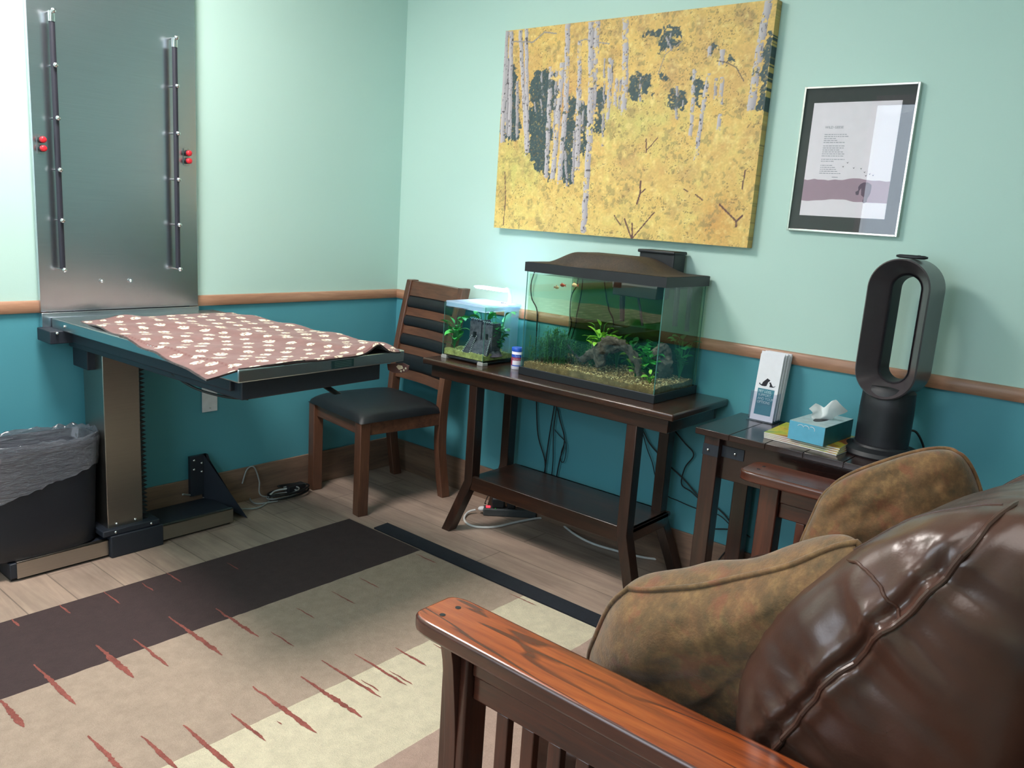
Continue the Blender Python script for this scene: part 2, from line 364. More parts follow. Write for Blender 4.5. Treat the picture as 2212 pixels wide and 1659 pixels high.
def spline(pts, n=8, closed=False):
    P = [Vector(p) for p in pts]; out = []; L = len(P)
    for i in range(L if closed else L-1):
        g = (lambda k: P[k % L]) if closed else (lambda k: P[max(0, min(L-1, k))])
        a, b, c, d = g(i-1), g(i), g(i+1), g(i+2)
        for k in range(n):
            t_ = k/n; out.append(.5*((2*b)+(c-a)*t_+(2*a-5*b+4*c-d)*t_*t_+(3*b-a-3*c+d)*t_**3))
    if not closed: out.append(P[-1])
    return out
def root(name, label, cat, loc=(0, 0, 0), rz=0, group=None):
    o = bpy.data.objects.new(name, None); COL.objects.link(o); o.location = loc; o.rotation_euler = (0, 0, rz); o.empty_display_size = .05
    tag(o, label, cat, group); return o
def tag(o, label, cat, group=None):
    o['label'] = label; o['category'] = cat
    if group: o['group'] = group
    return o
def part(name, g, mat, parent=None, bevel=0, world=False, smooth=True, angle=38, kind=None, label=None, recalc=False):
    """one mesh object; world=True: vertices given in world coordinates"""
    me = bpy.data.meshes.new(name); vs = g.v
    if world:
        off = None
        if parent is not None:
            p = parent; mw = Matrix.Identity(4); chain = []
            while p is not None: chain.append(p); p = p.parent
            for q in reversed(chain): mw = mw @ Matrix.LocRotScale(q.location, q.rotation_euler, None)
            inv = mw.inverted(); vs = [tuple(inv @ Vector(p)) for p in vs]
        else:
            xs = np.array(vs); c = (xs.min(0)+xs.max(0))/2; c[2] = xs[:, 2].min(); off = c; vs = (xs-c).tolist()
    me.from_pydata(vs, [], g.f)
    mats = mat if isinstance(mat, (list, tuple)) else [mat]
    for m_ in mats: me.materials.append(M[m_] if isinstance(m_, str) else m_)
    if len(mats) > 1: me.polygons.foreach_set('material_index', g.m)
    if recalc:
        import bmesh
        b = bmesh.new(); b.from_mesh(me); bmesh.ops.recalc_face_normals(b, faces=b.faces); b.to_mesh(me); b.free()
    me.update()
    if smooth:
        me.polygons.foreach_set('use_smooth', [True]*len(me.polygons)); me.set_sharp_from_angle(angle=math.radians(angle))
    o = bpy.data.objects.new(name, me); COL.objects.link(o)
    if parent is not None: o.parent = parent
    elif world: o.location = Vector(off)
    if bevel:
        b = o.modifiers.new('bevel', 'BEVEL'); b.width = bevel; b.segments = 3; b.limit_method = 'ANGLE'; b.angle_limit = math.radians(50); b.harden_normals = False
    if kind: o['kind'] = kind
    if label: o['label'] = label
    return o
def struct(name, g, mat, **k): o = part(name, g, mat, world=True, **k); o['kind'] = 'structure'; return o
def setcol(o, cols):
    a = o.data.color_attributes.new('Col', 'FLOAT_COLOR', 'POINT'); a.data.foreach_set('color', np.asarray(cols, dtype=np.float32).ravel())
def text(name, body, size, mat, parent, mw, extrude=.0003, align='LEFT', sx=1):
    cu = bpy.data.curves.new(name, 'FONT'); cu.body = body; cu.size = size; cu.extrude = extrude; cu.align_x = align; cu.resolution_u = 2
    to = bpy.data.objects.new(name+'_tmp', cu); COL.objects.link(to)
    dg = bpy.context.evaluated_depsgraph_get(); me = bpy.data.meshes.new_from_object(to.evaluated_get(dg))
    COL.objects.unlink(to); bpy.data.objects.remove(to)
    me.transform(mw @ Matrix.Diagonal((sx, 1, 1, 1))); me.materials.clear(); me.materials.append(M[mat])
    o = bpy.data.objects.new(name, me); COL.objects.link(o); o.parent = parent; return o
def copy_tree(o, parent=None):
    c = o.copy(); COL.objects.link(c); c.parent = parent
    for ch in list(o.children): copy_tree(ch, c)
    return c
def fbm(p, o=4): return noise.fractal(Vector(p), .6, 2.0, o)
def npnoise(x, y, seed=0):   # value noise on arrays
    xi = np.floor(x).astype(int); yi = np.floor(y).astype(int); fx = x-xi; fy = y-yi
    fx = fx*fx*(3-2*fx); fy = fy*fy*(3-2*fy)
    def h(a, b):
        n = (a*374761393+b*668265263+seed*1442695041) & 0x7fffffff
        n = ((n ^ (n >> 13))*1274126177) & 0x7fffffff
        return ((n ^ (n >> 16)) & 0xffff)/65535.0
    return (h(xi, yi)*(1-fx)+h(xi+1, yi)*fx)*(1-fy)+(h(xi, yi+1)*(1-fx)+h(xi+1, yi+1)*fx)*fy
def npfbm(x, y, o=4, seed=0):
    s_ = 0; a = .5; t_ = 0
    for k in range(o): s_ = s_+a*npnoise(x*2**k, y*2**k, seed+k); t_ += a; a *= .55
    return s_/t_
def linarr(c): return np.array(lin(c)[:3])

# ------------------------------------------------------------------ room
XL, YF, H = -3.75, -4.2, 2.62
struct('floor', G().box(XL-.1, .1, YF-.1, .1, -.08, 0), 'floor')
struct('ceiling', G().box(XL-.1, .1, YF-.1, .1, H, H+.08), 'ceiling')
struct('wall_back', G().box(XL-.1, .1, 0, .1, 0, H), 'wall')
struct('wall_right', G().box(0, .1, YF, 0, 0, H), 'wall')
struct('wall_front', G().box(XL-.1, .1, YF-.1, YF, 0, H), 'wall')
wy0, wy1, wz0, wz1 = -2.45, -1.06, .95, 2.36
struct('wall_left', G().box(XL-.1, XL, YF, wy0, 0, H).box(XL-.1, XL, wy1, 0, 0, H).box(XL-.1, XL, wy0, wy1, 0, wz0).box(XL-.1, XL, wy0, wy1, wz1, H), 'wall')
wf = part('window_1', G().box(XL-.07, XL+.015, wy0, wy1, wz0-.03, wz0+.03).box(XL-.07, XL+.015, wy0, wy1, wz1-.03, wz1+.03).box(XL-.07, XL+.015, wy0-.03, wy0+.03, wz0, wz1)
          .box(XL-.07, XL+.015, wy1-.03, wy1+.03, wz0, wz1).box(XL-.06, XL, (wy0+wy1)/2-.02, (wy0+wy1)/2+.02, wz0, wz1), 'white', world=True); wf['kind'] = 'structure'
part('pane', G().box(XL-.04, XL-.034, wy0, wy1, wz0, wz1), 'glass', wf, world=True)
# chair rails and baseboards
def railprof(): return [(0, .895), (-.010, .895), (-.014, .905), (-.014, .928), (-.009, .936), (0, .938)]
struct('trim_1', G().prism([(x, .0, z) for x, z in railprof()], (0, YF, 0)), 'rail', recalc=True)
struct('trim_2', G().prism([(XL, y, z) for y, z in railprof()], (-XL-.012, 0, 0)), 'railx', recalc=True)
struct('baseboard_right', G().box(-.011, 0, YF, -.011, 0, .158), 'base', bevel=.002)
struct('baseboard_back', G().box(XL, 0, -.011, 0, 0, .158), 'basex', bevel=.002)

# ------------------------------------------------------------------ ceiling light, and a fill panel added to brighten the room
for (lx_, ly_, lab, dm) in ((-1.93, -.78, 'fluorescent ceiling light panel above the exam table', 'troffer'), (-2.35, -3.0, 'added fill light panel on the ceiling at the camera end of the room', 'fill_panel')):
 cl = root('ceiling_light', lab, 'ceiling light', (lx_, ly_, H-.04))
 part('housing', G().box(-.63, .63, -.33, -.30, -.01, .04).box(-.63, .63, .30, .33, -.01, .04).box(-.63, -.60, -.30, .30, -.01, .04).box(.60, .63, -.30, .30, -.01, .04).box(-.63, .63, -.33, .33, .03, .04), 'white', cl)
 part('diffuser', G().box(-.31 if dm == 'troffer' else -.6, .31 if dm == 'troffer' else .6, -.3, .3, 0, .01), dm, cl)

# ------------------------------------------------------------------ rug and mat
RB = [(-.50, 'rugdark'), (-.945, 'rugtan'), (-1.48, 'rugcream'), (-1.825, 'rugpink'), (-2.14, None)]
g = G(); x0, x1 = -2.75, -.68; zt = .012; mats = ['rugdark', 'rugtan', 'rugcream', 'rugpink', 'rugred']
for i in range(4):
    ya, yb = RB[i][0], RB[i+1][0]; n = 90
    for k in range(n):
        xa = x0+(x1-x0)*k/n; xb = x0+(x1-x0)*(k+1)/n
        sl = lambda x, y, e: y+(.012*(x+.7) if e else 0)*-1+(.0025*noise.noise(Vector((x*60, y*9, 0))) if e else 0)
        e0 = i > 0; e1 = i < 3
        g.add([(xa, sl(xa, ya, e0), zt), (xb, sl(xb, ya, e0), zt), (xb, sl(xb, yb, e1), zt), (xa, sl(xa, yb, e1), zt)], [(3, 2, 1, 0)], i)
for (a, b, c_, d) in ((x0, RB[0][0], x1, RB[0][0]), (x1, RB[0][0], x1, RB[4][0]), (x1, RB[4][0], x0, RB[4][0]), (x0, RB[4][0], x0, RB[0][0])):
    g.add([(a, b, zt), (c_, d, zt), (c_, d, .0005), (a, b, .0005)], [(0, 1, 2, 3)], 0)
streaks = [(-2.05, -.81, -1.08, 12), (-1.885, -.82, -1.06, 15), (-1.79, -.86, -1.07, 9), (-1.65, -.80, -1.12, 13), (-1.515, -.85, -1.1, 11), (-2.08, -1.23, -1.42, 11), (-1.99, -1.32, -1.5, 10),
           (-1.897, -1.35, -1.6, 12), (-1.786, -1.39, -1.55, 8), (-1.677, -1.32, -1.61, 13), (-1.552, -1.37, -1.64, 13), (-1.457, -1.34, -1.605, 9), (-1.365, -1.38, -1.61, 8), (-1.252, -1.435, -1.575, 7),
           (-2.175, -.93, -1.09, 14), (-1.47, -1.1, -1.22, 5), (-1.32, -1.02, -1.12, 4), (-1.16, -1.0, -1.13, 4), (-1.02, -.98, -1.09, 4), (-.86, -1.35, -1.5, 4), (-.72, -.96, -1.08, 5), (-.705, -1.44, -1.56, 4),
           (-2.0, -.50, -.56, 7), (-1.86, -.50, -.58, 6), (-1.72, -.5, -.62, 5), (-1.6, -.52, -.6, 5), (-1.5, -.5, -.6, 6), (-1.3, -.56, -.64, 4), (-1.95, -1.56, -1.66, 7), (-1.72, -1.5, -1.52, 3), (-1.15, -1.5, -1.62, 4), (-2.3, -.9, -1.2, 12), (-2.4, -1.3, -1.6, 12), (-2.25, -1.5, -1.8, 12), (-1.44, -1.5, -1.58, 4), (-1.35, -1.52, -1.62, 4)]
for (sx_, ya, yb, wd) in streaks:
    n = 60; L = []; R = []
    for k in range(n+1):
        f = k/n; y = ya+(yb-ya)*f; ww = wd/1000*.54*(math.sin(PI*min(1, f*.55+.12))**1.2)*(1.15 if f < .85 else 1.15-(f-.85)*6)
        ww *= .88+.35*noise.noise(Vector((sx_*30, y*90, 1)))+.35*noise.noise(Vector((sx_*30, y*420, 7))); cx_ = sx_+.003*noise.noise(Vector((sx_*7, y*30, 3)))
        L.append((cx_-ww, y, zt+.0009)); R.append((cx_+ww, y, zt+.0009))
    g.add(L+R, [(k, n+1+k, n+2+k, k+1)[::-1] for k in range(n)], 4)
tag(part('area_rug', g, mats, world=True, smooth=False), 'area rug in dark brown, tan and cream bands with red streaks', 'rug')
g = G(); g.prism([(-.655, -.635, .0005), (-.575, -.63, .0005), (-.585, -2.2, .0005), (-.665, -2.2, .0005)], (0, 0, .006))
tag(part('floor_mat', g, 'matblack', world=True, recalc=True), 'narrow navy black mat strip lying along the right edge of the rug', 'mat')

# ------------------------------------------------------------------ exam lift table on the back wall
ex = root('exam_table', 'stainless steel lift exam table with tall wall panel and column', 'exam table', (-1.40, -.1, 0))
def ep(name, g, mat, par=None, **k): return part(name, g, mat, par or ex, world=True, **k)
px0, px1 = -1.700, -1.107
wp = ep('wall_panel', G().box(px0, px1, -.030, -.014, .90, 2.30).box(px0, px1, -.036, -.014, .845, .897), 'steel', bevel=.0015)
ep('wall_rail', G().box(px0+.03, px1-.03, -.016, -.0005, .85, 2.28), 'blackmetal')
for rx in (-1.634, -1.207):
    ep('tie_rod', G().cyl((rx, -.062, 1.055), (rx, -.062, 1.885), .0095, 12), 'blackrod')
    ep('rod_sleeve', G().cyl((rx, -.062, 1.872), (rx, -.062, 1.905), .0115, 12), 'chrome')
    for k in range(6):
        z = 1.905-k*(1.905-1.052)/5
        b = ep('tie_pin', G().cyl((rx, -.031, z), (rx, -.078, z), .0035, 8).ball((rx, -.080, z), .0085, 10, 8), 'chrome')
for bx, bz in ((-1.675, 1.475), (-1.150, 1.482)):
    sw = ep('switch_plate', G().box(bx-.012, bx+.012, -.034, -.031, bz-.032, bz+.032), 'steelx')
    for s_ in (-1, 1):
        ep('button_collar', G().cyl((bx, -.034, bz+s_*.0145), (bx, -.048, bz+s_*.0145), .0115, 16), 'black', sw)
        ep('button', G().cyl((bx, -.048, bz+s_*.0145), (bx, -.058, bz+s_*.0145), .0105, 16).ball((bx, -.057, bz+s_*.0145), .0105, 12, 8, sc=(1, .5, 1)), 'red', sw)
for bx in (-1.488, -1.382):
    ep('screw', G().cyl((bx, -.030, 1.006), (bx, -.034, 1.006), .009, 14).ball((bx, -.035, 1.006), .006), 'chrome')
RT = Matrix.Translation((-1.672, -.045, 0)) @ Matrix.Rotation(math.radians(2.3), 4, 'Z')
def rb(g, *a, mi=0): return g.box(*a, mi=mi, mat=RT)
tt = rb(G(), 0, .635, -1.125, 0, .842, .880)
top = ep('table_top', tt, 'tabletop', bevel=.004)
ep('rim_plate', rb(G(), .325, .412, -1.1275, -1.125, .849, .873), 'plate')
g = G()
for k in range(4): rb(g, .335, .402, -1.1282, -1.1274, .853+k*.005, .8545+k*.005)
ep('plate_lettering', g, 'plateink')
ep('rim_screw', G().ball(RT @ Vector((-.001, -.10, .862)), .005), 'chrome')
ep('under_frame', rb(rb(G(), .045, .575, -1.075, -.02, .778, .842), .03, .06, -1.04, -.05, .80, .842), 'blackmetal', bevel=.004)
ep('front_bumper', G().prism([RT @ Vector(p) for p in ((.10, -1.0, .778), (.10, -.55, .778), (.10, -.55, .765), (.10, -.93, .752))], RT.to_3x3() @ Vector((.40, 0, 0))), 'blackmetal', recalc=True, bevel=.003)
ep('release_lever', G().beam(RT @ Vector((.44, -.86, .775)), RT @ Vector((.50, -.95, .715)), .03, .02), 'black', bevel=.004)
ep('lift_carriage', G().box(-1.712, -1.61, -.13, -.018, .80, .845).box(-1.60, -1.20, -.15, -.03, .70, .842), 'blackmetal', bevel=.003)
ep('carriage_bolt', G().ball((-1.69, -.135, .838), .006), 'chrome')
cb = ep('column', G().box(-1.572, -1.440, -.205, -.045, .085, .80), 'steelcol', bevel=.003)
g = G(); n = 42
for k in range(n):
    z0_ = .10+.70*k/n; z1_ = .10+.70*(k+1)/n
    g.prism([(-1.440, -.19, z0_), (-1.412, -.19, (z0_+z1_)/2), (-1.440, -.19, z1_)], (0, .12, 0))
ep('bellows', g, 'black', smooth=False, recalc=True)
g = G().box(-1.575, -1.375, -.235, -.05, .0, .085).box(-1.60, -1.385, -.228, -.06, .085, .108)
bs = ep('column_base', g, 'blackmetal', bevel=.004)
for q in ((-1.555, -.229, .098), (-1.42, -.229, .098), (-1.47, -.206, .12), (-1.54, -.206, .12)): ep('base_bolt', G().ball(q, .0055), 'chrome', bs)
ep('base_plate', G().box(-1.905, -1.575, -.212, -.02, .012, .066), 'blackmetal', bevel=.003); ep('base_plate', G().box(-1.375, -1.062, -.212, -.02, .012, .066), 'blackmetal', bevel=.003)
for a, b in ((-1.885, -1.576), (-1.374, -1.064)):
    ep('base_trim', G().box(a, b, -.2165, -.212, .010, .071).box(a, b, -.2165, -.200, .066, .071), 'steelcol', bevel=.001)
ep('base_skid', G().box(-1.90, -1.07, -.20, -.03, 0, .012), 'black')
br_ = ep('anchor_bracket', G().box(-1.150, -1.078, -.030, -.012, .088, .262).prism([(-1.088, -.030, .262), (-1.088, -.030, .07), (-.985, -.20, .0), (-.985, -.03, .0), (-1.07, -.03, .262)], (.0, .018, 0)), 'blackmetal', recalc=True)
for q in ((-1.135, -.031, .245), (-1.135, -.031, .205), (-1.10, -.031, .228), (-1.10, -.031, .19)): ep('bracket_bolt', G().ball(q, .0065), 'chrome', br_)
ep('power_cable', G().tube(spline([ony(372, 808, -.75), ony(420, 838, -.85), ony(480, 856, -.95), ony(535, 862, -1.05)], 8), .004), 'blackcord')

# ------------------------------------------------------------------ paw print blanket
OUT = [[(-1.630, -.175), (-1.36, -.165), (-1.02, -.15)],
       [(-1.655, -.55), (-1.33, -.55), (-1.005, -.55)],
       [(-1.690, -.88), (-1.33, -.90), (-.965, -.87)],
       [(-1.720, -1.165), (-1.36, -1.165), (-1.02, -1.155)]]
def bl(u, v):
    def q3(a, b, c_, t_): return a*(1-t_)*(1-2*t_)+b*4*t_*(1-t_)+c_*t_*(2*t_-1)
    rows = [(q3(r[0][0], r[1][0], r[2][0], u), q3(r[0][1], r[1][1], r[2][1], u)) for r in OUT]
    t_ = v*3; i = min(2, int(t_)); f = t_-i
    g4 = lambda k: rows[max(0, min(3, k))]
    o = []
    for c_ in (0, 1):
        a, b, cc, d = g4(i-1)[c_], g4(i)[c_], g4(i+1)[c_], g4(i+2)[c_]
        o.append(.5*((2*b)+(cc-a)*f+(2*a-5*b+4*cc-d)*f*f+(3*b-a-3*cc+d)*f**3))
    return o
NU, NV = 280, 340
us, vs_ = np.meshgrid(np.linspace(0, 1, NU+1), np.linspace(0, 1, NV+1))
P = np.array([bl(a, b) for a, b in zip(us.ravel(), vs_.ravel())])
inv = RT.inverted(); lx = P[:, 0]*inv[0][0]+P[:, 1]*inv[0][1]+inv[0][3]; ly = P[:, 0]*inv[1][0]+P[:, 1]*inv[1][1]+inv[1][3]
hgt = .8835+.006*npfbm(P[:, 0]*7+3, P[:, 1]*7+9, 3, 5)+.004*np.sin(P[:, 1]*26+P[:, 0]*9)*(.5+.5*np.sin(P[:, 0]*11))
hgt += .020*np.exp(-((P[:, 0]+1.115)/.035)**2)*np.clip((-P[:, 1]-1.02)/.12, 0, 1)          # lifted fold at the front right
hgt += .010*np.exp(-(((P[:, 0]+1.36)+(P[:, 1]+.5)*.35)/.05)**2)
dl = np.clip(-lx+.002, 0, 1); dr = np.clip(lx-.640, 0, 1); df_ = np.clip(-1.128-ly, 0, 1)
drop = dl*.18+dr*.3+df_*.15
hgt = np.maximum(hgt-drop-np.where(drop > 0, .004, 0), .80)
edge = np.minimum.reduce([us.ravel(), 1-us.ravel(), vs_.ravel(), 1-vs_.ravel()])
rx_ = .004*npfbm(P[:, 0]*40, P[:, 1]*40, 2, 8)*(edge < .004)
top_v = np.stack([P[:, 0]+rx_, P[:, 1]+rx_, hgt], 1); bot_v = top_v.copy(); bot_v[:, 2] -= .0045
faces = []
W_ = NU+1; idx = lambda i, j: j*W_+i; N0 = W_*(NV+1)
for j in range(NV):
    for i in range(NU):
        a = idx(i, j); faces.append((a, a+W_, a+W_+1, a+1)); faces.append((N0+a, N0+a+1, N0+a+W_+1, N0+a+W_))
for i in range(NU):
    faces.append((idx(i, 0), idx(i+1, 0), N0+idx(i+1, 0), N0+idx(i, 0))); faces.append((idx(i+1, NV), idx(i, NV), N0+idx(i, NV), N0+idx(i+1, NV)))
for j in range(NV):
    faces.append((idx(0, j+1), idx(0, j), N0+idx(0, j), N0+idx(0, j+1))); faces.append((idx(NU, j), idx(NU, j+1), N0+idx(NU, j+1), N0+idx(NU, j)))
g = G(); g.v = np.vstack([top_v, bot_v]).tolist(); g.f = faces; g.m = [0]*len(faces)
bo = part('paw_print_blanket', g, 'fleece', world=True, angle=80)
tag(bo, 'brown fleece blanket with cream paw prints spread over the exam table', 'blanket')
# paws rasterised in blanket metres
U = us.ravel()*.66; V = vs_.ravel()*1.0; paw = np.zeros_like(U)
rng = random.Random(3)
for j in range(16):
    for i in range(10):
        cx_ = .03+i*.070+(.035 if j % 2 else 0)+rng.uniform(-.008, .008); cy_ = .03+j*.064+rng.uniform(-.008, .008)
        a = rng.choice([0, .5, -.6, 1.2, 2.6, 3.5]); s_ = rng.uniform(.8, 1.12)
        dx = (U-cx_)*math.cos(a)+(V-cy_)*math.sin(a); dy = -(U-cx_)*math.sin(a)+(V-cy_)*math.cos(a); dx = dx/s_; dy = dy/s_
        paw = np.maximum(paw, ((dx/.0125)**2+((dy+.004)/.0095)**2 < 1).astype(float))
        for tx, ty in ((-.0135, .007), (-.0052, .0145), (.0052, .0145), (.0135, .007)):
            paw = np.maximum(paw, (((dx-tx)/.0040)**2+((dy-ty)/.0055)**2 < 1).astype(float))
nb = npfbm(U*60, V*60, 3, 2)[:, None]
colr = linarr((112, 78, 74))*(.82+.36*nb)*(1-paw[:, None])+linarr((236, 222, 192))*(.9+.15*nb)*paw[:, None]
hc = [onx(a, b, -.984) for a, b in ((836, 786), (838, 799), (852, 806), (868, 806), (880, 802), (883, 790), (870, 784))]
ho = part('hanging_corner', G().prism(hc, (.004, 0, 0)), 'fleecebrown', bo, world=True, recalc=True)
part('paw_mark', G().prism([onx(a, b, -.9845) for a, b in ((856, 792), (860, 788), (869, 790), (871, 796), (862, 799))], (-.0004, 0, 0)), 'pawcream', ho, world=True, recalc=True)
for a, b in ((866, 802), (872, 800), (876, 796)): part('paw_mark', G().prism([onx(a+i, b+j, -.9845) for i, j in ((-2, 0), (0, -3), (2.4, -1), (1, 2.4))], (-.0004, 0, 0)), 'pawcream', ho, world=True, recalc=True)
edgecol = ((edge < .006).astype(float))[:, None]; colr = colr*(1-edgecol)+linarr((40, 26, 24))*edgecol
under = np.tile(linarr((46, 32, 32)), (len(U), 1))
al = np.ones((2*len(U), 1)); setcol(bo, np.hstack([np.vstack([colr, under]), al]))

# ------------------------------------------------------------------ wall outlet, bin, cables at the left
wo = root('wall_outlet', 'white wall plate on the teal wall below the exam table', 'wall outlet', (-1.045, -.001, .44))
part('cover_plate', G().box(-.035, .035, -.006, 0, 0, .118), 'white', wo, bevel=.002)
part('screw', G().ball((0, -.006, .018), .004), 'chrome', wo)
bn = root('waste_bin', 'black waste bin with a clear liner bag beside the exam table column', 'waste bin', (-1.785, -.118, .0715))
def sup(a, r, e=3.2): c_, s_ = math.cos(a), math.sin(a); k = (abs(c_)**e+abs(s_)**e)**(-1/e); return c_*k*r[0], s_*k*r[1]
def ring_surf(levels, n=72, wob=None):
    def f(u, v):
        i = v*(len(levels)-1); k = min(len(levels)-2, int(i)); t_ = i-k
        a = levels[k]; b = levels[k+1]; r = (a[0]*(1-t_)+b[0]*t_, a[1]*(1-t_)+b[1]*t_); z = a[2]*(1-t_)+b[2]*t_
        x, y = sup(u*2*PI, r); p = Vector((x, y, z))
        if wob: p = wob(p, u, v)
        return p
    return f
g = G().grid(ring_surf([(.185, .090, 0), (.19, .092, .003), (.205, .102, .37), (.212, .106, .372), (.212, .106, .392), (.203, .099, .392), (.196, .095, .36), (.178, .085, .02)]), 72, 42, wrapu=True)
g.add([(sup(2*PI*k/40, (.178, .085))+(.02,)) for k in range(40)], [tuple(range(40))])
g.add([(sup(2*PI*k/40, (.185, .090))+(0,)) for k in range(40)], [tuple(reversed(range(40)))])
part('bin_body', g, 'bin', bn, angle=60)
def bagw(p, u, v):
    k = .5+.5*math.sin(u*2*PI*1.0-1.2)
    if v > .62: p.z -= (v-.62)/.38*(.135*(.05+.95*k))-.02*(v-.62)/.38
    n_ = noise.noise(Vector((math.cos(u*2*PI)*5, math.sin(u*2*PI)*5, v*5))); n2_ = noise.noise(Vector((u*60, v*6, 2)))
    p.x *= 1+.018*n_+.01*n2_; p.y *= 1+.018*n_+.01*n2_; p.z += .012*n2_+.010*n_; return p
part('liner_bag', G().grid(ring_surf([(.16, .07, .22), (.19, .088, .36), (.204, .098, .402), (.214, .107, .408), (.219, .110, .385), (.214, .108, .33), (.210, .106, .28)], wob=bagw), 120, 40, wrapu=True), 'bag', bn, angle=180)

def cord(name, pts, r, mat, label, cat='cord', group=None, n=8):
    o = part(name, G().tube(spline(pts, 7), r, n), mat, world=True, angle=80); return tag(o, label, cat, group)
def fl(px, py, z=.006): return onz(px, py, z)
cord('lift_cable', [ony(395, 1068, -.06), fl(430, 1072, .07), fl(470, 1085, .05), fl(505, 1098, .02), fl(560, 1096), fl(590, 1070), fl(560, 1062), fl(540, 1075), fl(555, 1088), fl(600, 1082)], .0038, 'greycord', 'grey cable running off the exam table base to the coil')
wl = []
for k in range(26):
    a = k/26*2*PI*2.3; wl.append((-.74+.075*math.cos(a)+.004*k/5, -.085+.040*math.sin(a), .010+.0011*k))
cord('white_cord_coil', [(-.90, -.02, .09), (-.875, -.018, .15), (-.84, -.02, .155), (-.82, -.03, .09), (-.815, -.05, .02)]+wl, .0032, 'greycord', 'loosely coiled pale cord on the floor by the wall')
bk = []
for k in range(30):
    a = k/30*2*PI*2.2+1; bk.append((-.70+.105*math.cos(a), -.085+.048*math.sin(a), .008+.0012*k))
cord('black_cord_coil', bk+[(-.62, -.06, .03), (-.60, -.07, .03)], .005, 'blackcord', 'thick coiled black cord on the floor left of the chair')
pb = root('power_adapter', 'black power adapter box on the floor against the chair leg', 'power adapter', (-.635, -.055, 0))
part('case', G().box(-.055, .04, -.02, .022, 0, .042), 'black', pb, bevel=.004)
part('label_plate', G().box(-.02, .0, -.0208, -.02, .012, .03), 'greyplug', pb)
tag(part('power_lead', G().tube(spline([(-.80, -.075, .02), (-.75, -.05, .03), (-.69, -.055, .03)], 6), .0035, 8), 'whitecord', world=True), 'short white lead plugged into the black adapter', 'cord')

# ------------------------------------------------------------------ side chair
ch = root('side_chair', 'wooden side chair with black vinyl seat and ladder back in the corner', 'chair', (-.346, -.298, 0), math.radians(-8))
# local: +x to the wall (back of chair), -x front; y sideways
def lg(s_, px_):
    y = s_*.205
    if px_ < 0: return G().beam((-.222, y, 0), (-.222, y, .425), .050, .050)
    g = G(); pts = [(.242, 0), (.222, .12), (.205, .26), (.205, .42), (.222, .60), (.262, .82), (.300, 1.0)]
    sp = spline([(a, y, b) for a, b in pts], 4)
    o = len(g.v)
    for p in sp:
        for dx, dy in ((-.024, -.019), (.024, -.019), (.024, .019), (-.024, .019)): g.v.append((p.x+dx, p.y+dy, p.z))
    for i in range(len(sp)-1):
        for k in range(4): a = o+i*4+k; b = o+i*4+(k+1) % 4; g.f.append((a, b, b+4, a+4)); g.m.append(0)
    g.f.append((o+3, o+2, o+1, o)); g.m.append(0); e = len(g.v)-4; g.f.append((e, e+1, e+2, e+3)); g.m.append(0)
    return g
for s_ in (-1, 1):
    part('leg', lg(s_, -1), 'chairwoodz', ch, bevel=.004); part('leg', lg(s_, 1), 'chairwoodz', ch, bevel=.004, smooth=False, label='rear leg rising to carry the ladder back')
part('apron', G().box(-.232, -.212, -.19, .19, .365, .425).box(-.2, .19, -.222, -.202, .365, .425).box(-.2, .19, .202, .222, .365, .425).box(.188, .204, -.19, .19, .365, .425), 'chairwood', ch, bevel=.003)
def backx(z): # back lean
    pts = [(.205, .42), (.222, .60), (.262, .82), (.300, 1.0)]
    for (a, b), (c_, d) in zip(pts, pts[1:]):
        if z <= d: return a+(c_-a)*(z-b)/(d-b)
    return .3
def slat(z0_, z1_, th, curve, n=14, puff=0):
    g = G()
    def f(u, v):
        y = -.188+.376*u; z = z0_+(z1_-z0_)*v; dx = curve*math.sin(PI*u); pf = puff*(max(0, 4*v*(1-v)))**.5
        return Vector((backx(z)+dx-th/2-pf, y, z))
    def fb(u, v): p = f(u, v); p.x = backx(p.z)+curve*math.sin(PI*u)+th/2; return p
    g.grid(lambda u, v: f(u, v), n, 8); g.grid(lambda u, v: fb(1-u, v), n, 8)
    g.grid(lambda u, v: f(u, 1).lerp(fb(u, 1), v), n, 1); g.grid(lambda u, v: f(1-u, 0).lerp(fb(1-u, 0), v), n, 1)
    return g
part('top_rail', slat(.925, .995, .030, .018), 'chairwood', ch)
for a, b in ((.828, .866), (.738, .776), (.645, .682), (.520, .566)): part('back_slat', slat(a, b, .022, .018), 'chairwood', ch)
for a, b in ((.866, .925), (.776, .828), (.682, .738), (.566, .645)): part('back_pad', slat(a, b, .014, .018, puff=.012), 'blackleather', ch)
def seatf(sgn):
    def f(u, v):
        x = -.25+.455*v; y = (-.236+.472*u)*(1-.06*v); e = max(0, 1-abs(2*u-1)**5)*max(0, 1-abs(2*v-1)**5)
        return Vector((x, y, .425+(.058*e**.45 if sgn else 0)))
    return f
part('seat', G().grid(seatf(1), 40, 40).grid(lambda u, v: seatf(0)(1-u, v), 4, 4), 'blackleather', ch, angle=70)

